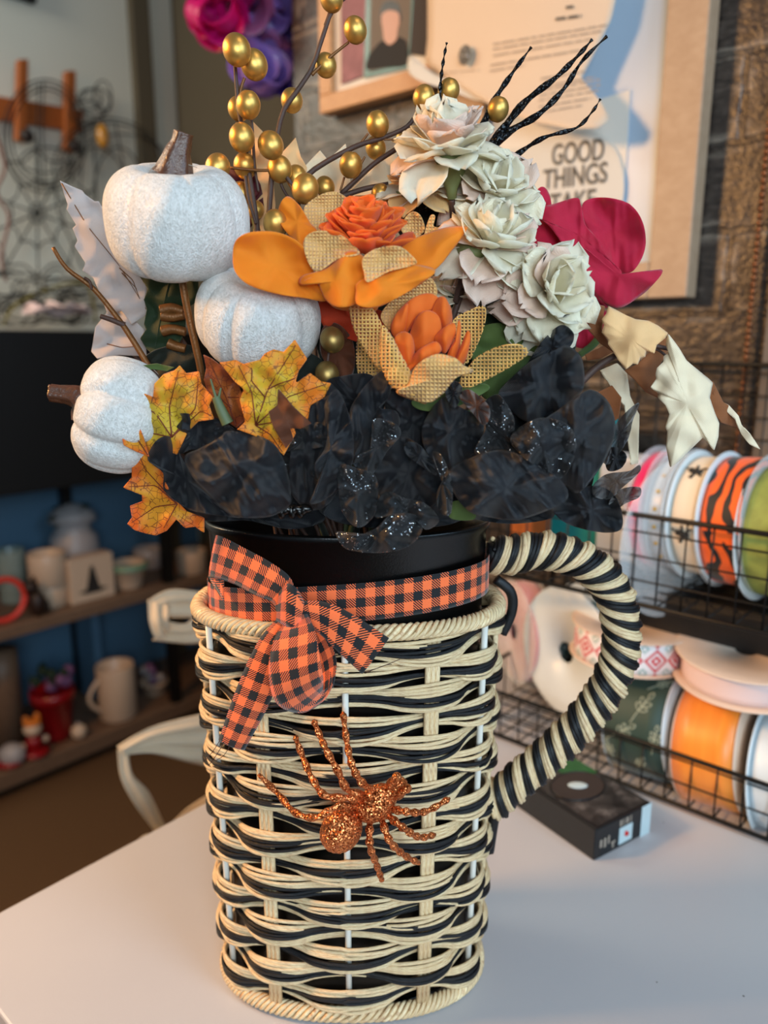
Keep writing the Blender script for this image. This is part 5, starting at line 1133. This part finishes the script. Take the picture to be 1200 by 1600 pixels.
def vessel(name, x, yt, yb, wpx, z, label, cat, mat, prof=None, handle=0, inner='ceramic_grey', group=None, uo=.08):
    """a pot or mug whose base stands on shelf height z; x and px height taken from the photo"""
    u = US+uo; d = ray(x, yb); p = PU(x, yb, u); base = UN(u, n_of(p), z); dep = (base-CAM).dot(FW); R = wpx/2*dep/F; H = PU(x, yt, u).z-z
    t = thing(name, base, label, cat, group); pr = prof or [(.0, 0), (.9, 0), (1, .04), (1, .97), (.97, 1), (.9, .97), (.9, .1), (0, .1)]
    m = MB(); m.lathe([(a*R, b*H) for a, b in pr], base, 36); m.build('body', mat, t)
    if handle:
        m = MB(); ddir = UD.cross(Vector((0, 0, 1))).normalized(); dd = (ND if handle > 0 else -ND)
        m.tube([base+dd*(R*.95+R*.62*math.sin(PI*i/12))+Vector((0, 0, H*(.82-.62*i/12))) for i in range(13)], R*.12, 8); m.build('handle', mat, t)
    return t, base, R, H
JAR = [(0, 0), (.85, 0), (.98, .08), (1, .5), (.95, .72), (.7, .82), (.72, .86), (.75, .95), (.7, 1), (.6, .98), (.6, .8), (0, .7)]
POT = [(0, 0), (.6, 0), (.7, .1), (.95, .8), (1.05, .82), (1.05, 1), (.95, 1), (.9, .85), (0, .8)]
vessel('glass_jar', 20, 857, 905, 42, zm+.0, 'grey glass jar at far left of the middle shelf', 'jar', 'glassy', uo=.2)
t_, b_, R_, H_ = vessel('mug', 84, 911, 957, 44, zm, 'lower mug of the cream pair stacked on the middle shelf', 'mug', 'ceramic', uo=.09)
vessel('mug', 76, 862, 911, 56, b_.z+H_, 'upper mug of the cream stacked pair, with a green mark', 'mug', 'ceramic', uo=.09)
t_, b_, R_, H_ = vessel('lidded_jar', 122, 805, 915, 72, zm, 'big pale grey jar with dark leaves spilling from its top', 'jar', 'ceramic_grey', JAR, uo=.2)
for i in range(14):
    m = MB(); a = random.uniform(0, 6.28); tp = b_+Vector((0, 0, H_*.97)); e = tp+UD*random.uniform(-.04, .02)+ND*random.uniform(-.09, .04)+Vector((0, 0, random.uniform(-.05, .06)))
    petal3(m, tp, e-tp, Vector((0, -.3, 1)), (e-tp).length, .03, .8, .2, .8, seed=i); m.build('leaf', 'foliage', t_, thick=.001)
m = MB(); m.lathe([(0, .04), (.25, .03), (.45, .01), (.5, -.01), (0, -.01)], b_+Vector((0, 0, H_)), 20, sx=R_*2, sy=R_*2); m.build('lid', 'ceramic_grey', t_)
pb = PU(146, 950, US+.05); t_ = thing('printed_block', UN(US+.05, n_of(pb), zm), 'square cream block printed with a black witch hat', 'block')
nn = n_of(pb); hw = .066; uvbox('block_body', US+.04, US+.09, nn-hw, nn+hw, zm, zm+.128, 'ceramic', t_, bevel=.003)
m = MB(); q = lambda a, b: UN(US+.0395, nn+a, zm+b)
m.add([q(-.045, .030), q(-.02, .036), q(-.005, .10), q(.004, .102), (q(.02, .036)), q(.045, .030), q(.02, .022), q(-.02, .022)], [tuple(range(8))]); m.build('hat_print', 'print_dark', t_, False, thick=.0008)
t_, b_, R_, H_ = vessel('plant_pot', 204, 878, 943, 56, zm, 'cream pot with sage green rim right of the witch hat block', 'pot', 'ceramic', POT, uo=.07)
m = MB(); m.lathe([(1.07, .80), (1.09, 1.0), (.95, 1.02)], b_, 36, sx=R_, sy=R_); 
for i, v in enumerate(m.v): m.v[i] = (v[0], v[1], b_.z+(v[2]-b_.z)*H_)
m.build('rim', 'green_glaze', t_)
vessel('mug', 235, 855, 905, 46, zm, 'grey-brown mug behind the green-rimmed pot', 'mug', 'ceramic_grey', handle=1, uo=.22)
vessel('mug', 302, 858, 925, 44, zm, 'cream mug alone in the bay right of the black post', 'mug', 'ceramic', uo=.06)
m = MB()
p0 = PU(6, 945, US+.04); b0 = UN(US+.04, n_of(p0), zm); R0 = .055
m.tube([b0+ND*(R0*math.cos(t))+Vector((0, 0, R0+.008+R0*math.sin(t))) for t in [2*PI*i/32 for i in range(33)]], .008, 8); tag(m.build('plastic_ring', 'coral'), 'coral red ring standing at the left edge of the middle shelf', 'ring')
def figurine(name, x, yb, z, parts, label, uo=.03):
    p = PU(x, yb, US+uo); b = UN(US+uo, n_of(p), z); t = thing(name, b, label, 'figurine')
    for nm, (dn, dz, rr, mt) in parts: m = MB(); m.ball(b+ND*dn+Vector((0, 0, dz)), rr, 16, 12); m.build(nm, mt, t)
    return t
figurine('dog_figurine', 60, 958, zm, [('body', (0, .035, (.022, .022, .037), 'brown_fig')), ('head', (-.012, .085, (.018, .02, .017), 'brown_fig')), ('ear', (-.004, .100, (.006, .006, .012), 'brown_fig')), ('tail', (.024, .02, (.008, .008, .02), 'brown_fig'))], 'small dark brown dog figurine in front of the stacked mugs')
figurine('fox_figurine', 52, 1150, zl_, [('base', (0, .012, (.038, .038, .013), 'redc')), ('body', (0, .04, (.022, .022, .026), 'redc')), ('head', (0, .082, (.024, .024, .022), 'ceramic')), ('ear', (-.015, .11, (.009, .007, .014), 'orangec')), ('ear', (.015, .11, (.009, .007, .014), 'orangec')), ('hair', (0, .10, (.024, .022, .010), 'orangec')), ('hand', (.032, .04, .010, 'ceramic')), ('hand', (-.032, .04, .010, 'ceramic'))], 'small red and white figurine with pointed orange ears')
figurine('white_figurine', 14, 1135, zl_, [('body', (0, .03, (.035, .03, .032), 'ceramic_grey')), ('base', (-.01, .01, (.035, .03, .011), 'redc'))], 'rounded pale figurine on a red base at far left of the lower shelf')
figurine('ornament_ball', 121, 1120, zl_, [('body', (0, .022, (.022, .022, .022), 'ceramic')), ('cap', (0, .045, (.006, .006, .005), 'ceramic_grey'))], 'small cream ball ornament right of the red pot')
vessel('canister', 12, 1012, 1125, 46, zl_, 'tall grey and brown canister at far left of the lower shelf', 'canister', 'shelf_wood', [(0, 0), (1, 0), (1, .66), (1.03, .68), (1.03, 1), (0, 1)], uo=.14)
t_, b_, R_, H_ = vessel('plant_pot', 87, 1074, 1135, 62, zl_, 'shiny red pot planted with mauve flowers on the lower shelf', 'pot', 'redc', POT, uo=.08)
for i in range(18):
    m = MB(); e = b_+Vector((random.uniform(-.05, .05), random.uniform(-.04, .04), H_+random.uniform(.0, .055))); m.ball(e, random.uniform(.010, .017), 8, 6); m.build('bloom' if i % 2 else 'leaf', 'purple_fl' if i % 2 else 'foliage', t_)
vessel('mug', 185, 1036, 1115, 57, zl_, 'cream mug with plum inside and its handle to the left, on the lower shelf', 'mug', 'ceramic', handle=-1, uo=.07)
t_, b_, R_, H_ = vessel('plant_pot', 243, 1062, 1098, 40, zl_, 'small pink pot behind the black post on the lower shelf', 'pot', 'ceramic', POT, uo=.12)
for i in range(8): m = MB(); m.ball(b_+Vector((random.uniform(-.03, .03), 0, H_+random.uniform(0, .06))), .015, 8, 6); m.build('bloom', 'purple_fl' if i % 2 else 'ceramic_grey', t_)

# ------------------------------------------------------------------ wall above the cabinet: peg rack, wreath forms, twigs
def wallstrip(name, px, u, t, mat, parent):
    fr = [PU(x, y, u) for x, y in px]; bk = [p+UD*t for p in fr]; k = len(px); m = MB()
    m.add(fr+bk, [tuple(range(k)), tuple(range(2*k-1, k-1, -1))]+[(i, k+i, k+(i+1) % k, (i+1) % k) for i in range(k)]); return m.build(name, mat, parent, False, bevel=.003)
pr_ = thing('peg_rack', PU(70, 200, UL-.03), 'orange stained wooden rack with two upright pegs on the left wall', 'rack')
wallstrip('cross_board', [(-60, 140), (130, 172), (130, 206), (-60, 178)], UL-.03, .025, 'orange_wood', pr_)
wallstrip('upright', [(30, 92), (45, 92), (42, 222), (27, 218)], UL-.055, .025, 'orange_wood', pr_)
wallstrip('upright', [(104, 110), (119, 110), (117, 238), (102, 234)], UL-.055, .025, 'orange_wood', pr_)
for (x, y) in ((42, 212), (117, 228)): m = MB(); m.ball(PU(x, y, UL-.07), .018, 14, 10); m.build('peg_knob', 'brown_fig', pr_)
M['dark_wire'] = simple('dark_florist_wire', (.13, .13, .12), .6, .2)
def ell(cx, cy, rx, ry, a0=0, a1=2*PI, n=40): return [(cx+rx*math.cos(a0+(a1-a0)*i/n), cy+ry*math.sin(a0+(a1-a0)*i/n)) for i in range(n+1)]
def wireform(name, lists, u, label, r=.0022, cat='wreath form', mat='dark_wire'):
    t = thing(name, PU(*lists[0][0], u), label, cat, 'wire wreath forms')
    m = MB()
    for L in lists:
        m.tube([PU(x, y, u+.004*math.sin(i*.5)) for i, (x, y) in enumerate(L)], r, 6)
    m.build('wire_frame', mat, t); return t
wireform('wreath_form', [ell(70, 212, 66, 88), ell(70, 212, 60, 80), ell(72, 212, 54, 72), [(60, 130), (58, 200), (62, 290)], [(68, 128), (66, 200), (70, 292)], ell(72, 250, 40, 20)], UL-.10, 'round wire wreath form hanging from the wooden peg rack')
wireform('wreath_form', [ell(170, 270, 88, 85, PI, 2*PI), ell(172, 268, 80, 76, PI, 2*PI), ell(150, 300, 48, 70, PI, 2*PI), ell(185, 310, 40, 80, PI, 2*PI), ell(190, 250, 70, 40, PI*1.2, 2*PI), ell(150, 160, 24, 22), ell(140, 155, 18, 16), ell(160, 150, 14, 24), ell(136, 176, 26, 18), [(85, 270), (90, 330), (130, 420)], [(130, 230), (125, 300), (140, 400)], [(180, 190), (200, 300), (190, 400)], [(145, 185), (150, 300), (150, 420)]], UL-.12, 'pumpkin-shaped wire form with a curly wire stem')
wireform('wreath_form', [[(58, 333), (58+95*math.cos(a), 333+115*math.sin(a))] for a in [i*PI/5+.3 for i in range(10)]]+[ell(58, 333, 12, 15)]+
         [[(58+k_*math.cos(a+PI/5*t)*(1-.16*math.sin(PI*t)), 333+k_*1.2*math.sin(a+PI/5*t)*(1-.16*math.sin(PI*t))) for t in [q/6 for q in range(7)]] for k_ in (46, 84) for a in [i*PI/5+.3 for i in range(10)]], UL-.14, 'spider-web-shaped wire form leaning on the black cabinet')
# mesh of dark grapevine and cream fabric on the cabinet
t_ = thing('grapevine_ball', PU(60, 510, US+.15), 'tangled dark wire bundle lying on the black cabinet top', 'wire bundle'); rnd = random.Random(5); m = MB()
for i in range(26):
    cx, cy = rnd.uniform(-10, 150), rnd.uniform(440, 490); rx, ry = rnd.uniform(20, 50), rnd.uniform(8, 28); m.tube([PU(x, min(y, 508), US+.12+.05*math.sin(j*.3+i)) for j, (x, y) in enumerate(ell(cx, cy, rx, ry, 0, 5.5, 24))], .0022, 5)
m.build('wire_tangle', 'dark_wire', t_)
t_ = thing('fabric_flower', PU(98, 512, US+.03), 'crumpled pale pink fabric flower on the edge of the black cabinet', 'flower')
for i in range(12):
    m = MB(); b = PU(92, 505, US+.04)+Vector((0, 0, .015)); a = i*2.4; d = UD*math.cos(a)*.6+ND*math.sin(a)+Vector((0, 0, .5)); petal3(m, b, d, Vector((0, 0, 1)), .085, .07, .7, .4, .6, .3, seed=i); m.build('petal', 'r_pink', t_, thick=.001)
M['yellow_twig'] = simple('yellow_green_twig', (.50, .45, .15), .6)
m = MB(); m.tube(catmull([PU(x, y, US+.08) for x, y in ((5, 508), (20, 480), (50, 462), (80, 450), (115, 442), (140, 450), (150, 506))], 24), .0032, 7); tag(m.build('bent_twig', 'yellow_twig'), 'thin yellow-green stem arching over the black cabinet', 'twig')
m = MB(); m.tube(catmull([PU(x, y, UL-.16) for x, y in ((-10, 200), (8, 260), (-5, 300), (14, 340), (2, 400), (10, 440))], 24), .004, 7); tag(m.build('pink_vine', simple('dusty_pink_vine', (.50, .33, .28), .7)), 'dusty pink twisted vine hanging at the left edge', 'vine')
t_ = thing('hanging_charm', PU(160, 225, UL-.14), 'small amber glass drop hanging inside the pumpkin-shaped wire form', 'ornament')
m = MB(); m.ball(PU(160, 212, UL-.14), (.018, .014, .032), 14, 10); m.build('drop', simple('amber_glass', (.70, .48, .15), .2), t_)
m = MB(); m.tube([PU(160, 200, UL-.14), PU(160, 180, UL-.13)], .002, 5); m.build('hook', 'dark_wire', t_)
uvbox('picture_frame', UL-.03, UL-.001, n_of(PU(-60, 0, UL)), n_of(PU(50, 0, UL)), PU(40, 5, UL).z, PU(40, 5, UL).z+.3, 'dark_wire', None, bevel=.003)
tag([o for o in bpy.data.objects if o.name.startswith('picture_frame')][-1], 'dark frame whose lower edge shows at the top left corner', 'picture frame')

# ------------------------------------------------------------------ mesh wreath at the end of the brick wall
wr = thing('mesh_wreath', PU(390, 140, 1.12), 'curly magenta and lilac mesh wreath at the end of the brick wall', 'wreath')
def meshmat(name, c_):
    m = NM(name); m.set(Base_Color=lin(c_), Roughness=.25, Specular_IOR_Level=.8); m.bump(m.noise(m.obj(3, 3, 3), 60, 2), .3, .003); m.set(Alpha=.8); m.translucent(lin(c_), .5); return m.m
M['w1'] = meshmat('magenta_mesh', (.90, .16, .60)); M['w2'] = meshmat('lilac_mesh', (.74, .60, .90)); M['w3'] = meshmat('violet_mesh', (.52, .38, .78)); M['w4'] = meshmat('pink_mesh', (.82, .50, .70))
rnd = random.Random(11)
for i in range(74):
    t = rnd.random(); x = 318+t*135+rnd.uniform(-18, 18); y = rnd.uniform(-70, 20+t*105)
    if x > 450: x = 450-rnd.uniform(0, 25)
    if i < 6: x, y = (385+i*9, 95+i*6)
    c_ = PU(x, y, 1.10+rnd.uniform(0, .07)); d = (CAM-c_).normalized()+Vector((rnd.uniform(-.8, .8), rnd.uniform(-.4, .4), rnd.uniform(-.8, .8))); d.normalize()
    q = d.to_track_quat('Z', 'Y').to_matrix(); R = rnd.uniform(.020, .036); H = rnd.uniform(.03, .06); m = MB(); vs = []; n = 30
    for a in range(n+1):
        th = a/n*2*PI*1.35; rr = R*(1-.25*a/n)
        for b in range(5): h = (b/4-.5)*H; fl_ = 1+.25*(b/4)**2; vs.append(c_+q @ Vector((rr*fl_*math.cos(th), rr*fl_*math.sin(th), h)))
    m.add(vs, [(a*5+b, a*5+b+1, (a+1)*5+b+1, (a+1)*5+b) for a in range(n) for b in range(4)])
    col = 'w1' if x < 350 or (y < 15 and rnd.random() < .45) else rnd.choice(['w2', 'w2', 'w3', 'w4']); m.build('curl', col, wr, thick=.0006)

# ------------------------------------------------------------------ cream fabric strips beyond the table
M['strip'] = cloth('cream_fabric', (.92, .86, .74), (.97, .92, .84), .6, .4, .3, fib=500)
cs = thing('fabric_roll', PU(280, 1000, .80), 'folded roll of cream fabric left of the wicker rim, beyond the table', 'fabric')
def ustrip(name, A, Bp, parent, n=40, fold=.004, fk=4):
    a = catmull([PU(*p) for p in A], n); b = catmull([PU(*p) for p in Bp], n); vs = []; uvs = []
    for i in range(n+1):
        for j in range(17):
            t = j/16; vs.append(a[i].lerp(b[i], t)+UD*(fold*math.sin(t*PI*fk+i*.05))); uvs.append((t*.05, i/n*.2))
    m = MB(); m.add(vs, [(i*17+j, i*17+j+1, (i+1)*17+j+1, (i+1)*17+j) for i in range(n) for j in range(16)], uvs); return m.build(name, 'strip', parent, thick=.001)
ustrip('upper_fold', [(232, 938, .80), (270, 922, .79), (330, 926, .78), (420, 920, .78)], [(240, 966, .80), (262, 966, .80), (335, 966, .79), (420, 966, .79)], cs)
ustrip('rolled_end', [(232, 938, .80), (236, 975, .79), (248, 1000, .79), (258, 985, .80)], [(262, 945, .79), (264, 962, .78), (265, 975, .79), (262, 985, .80)], cs)
ustrip('lower_fold', [(252, 968, .81), (290, 976, .80), (320, 962, .80), (420, 955, .80)], [(238, 1000, .81), (290, 1006, .81), (340, 1006, .81), (420, 1010, .81)], cs)
c2 = thing('fabric_strip', PU(190, 1180, .82), 'cream fabric strip knotted to a point and trailing down behind the table edge', 'fabric')
ustrip('fan', [(186, 1168, .80), (240, 1138, .78), (330, 1115, .76), (430, 1090, .76)], [(190, 1178, .80), (240, 1178, .79), (330, 1200, .77), (430, 1210, .77)], c2, fold=.006, fk=6)
ustrip('trailing_strap', [(184, 1172, .80), (190, 1215, .79), (210, 1255, .78), (240, 1296, .77), (262, 1330, .76)], [(200, 1172, .80), (208, 1210, .79), (235, 1240, .78), (262, 1296, .77), (285, 1330, .76)], c2, fold=.003, fk=2)
ustrip('lower_fan', [(214, 1318, .76), (232, 1305, .76), (258, 1300, .75), (300, 1262, .74), (350, 1235, .73), (420, 1220, .73)], [(222, 1336, .76), (240, 1330, .76), (270, 1330, .75), (310, 1310, .74), (350, 1300, .73), (420, 1300, .73)], c2, fold=.005, fk=5)
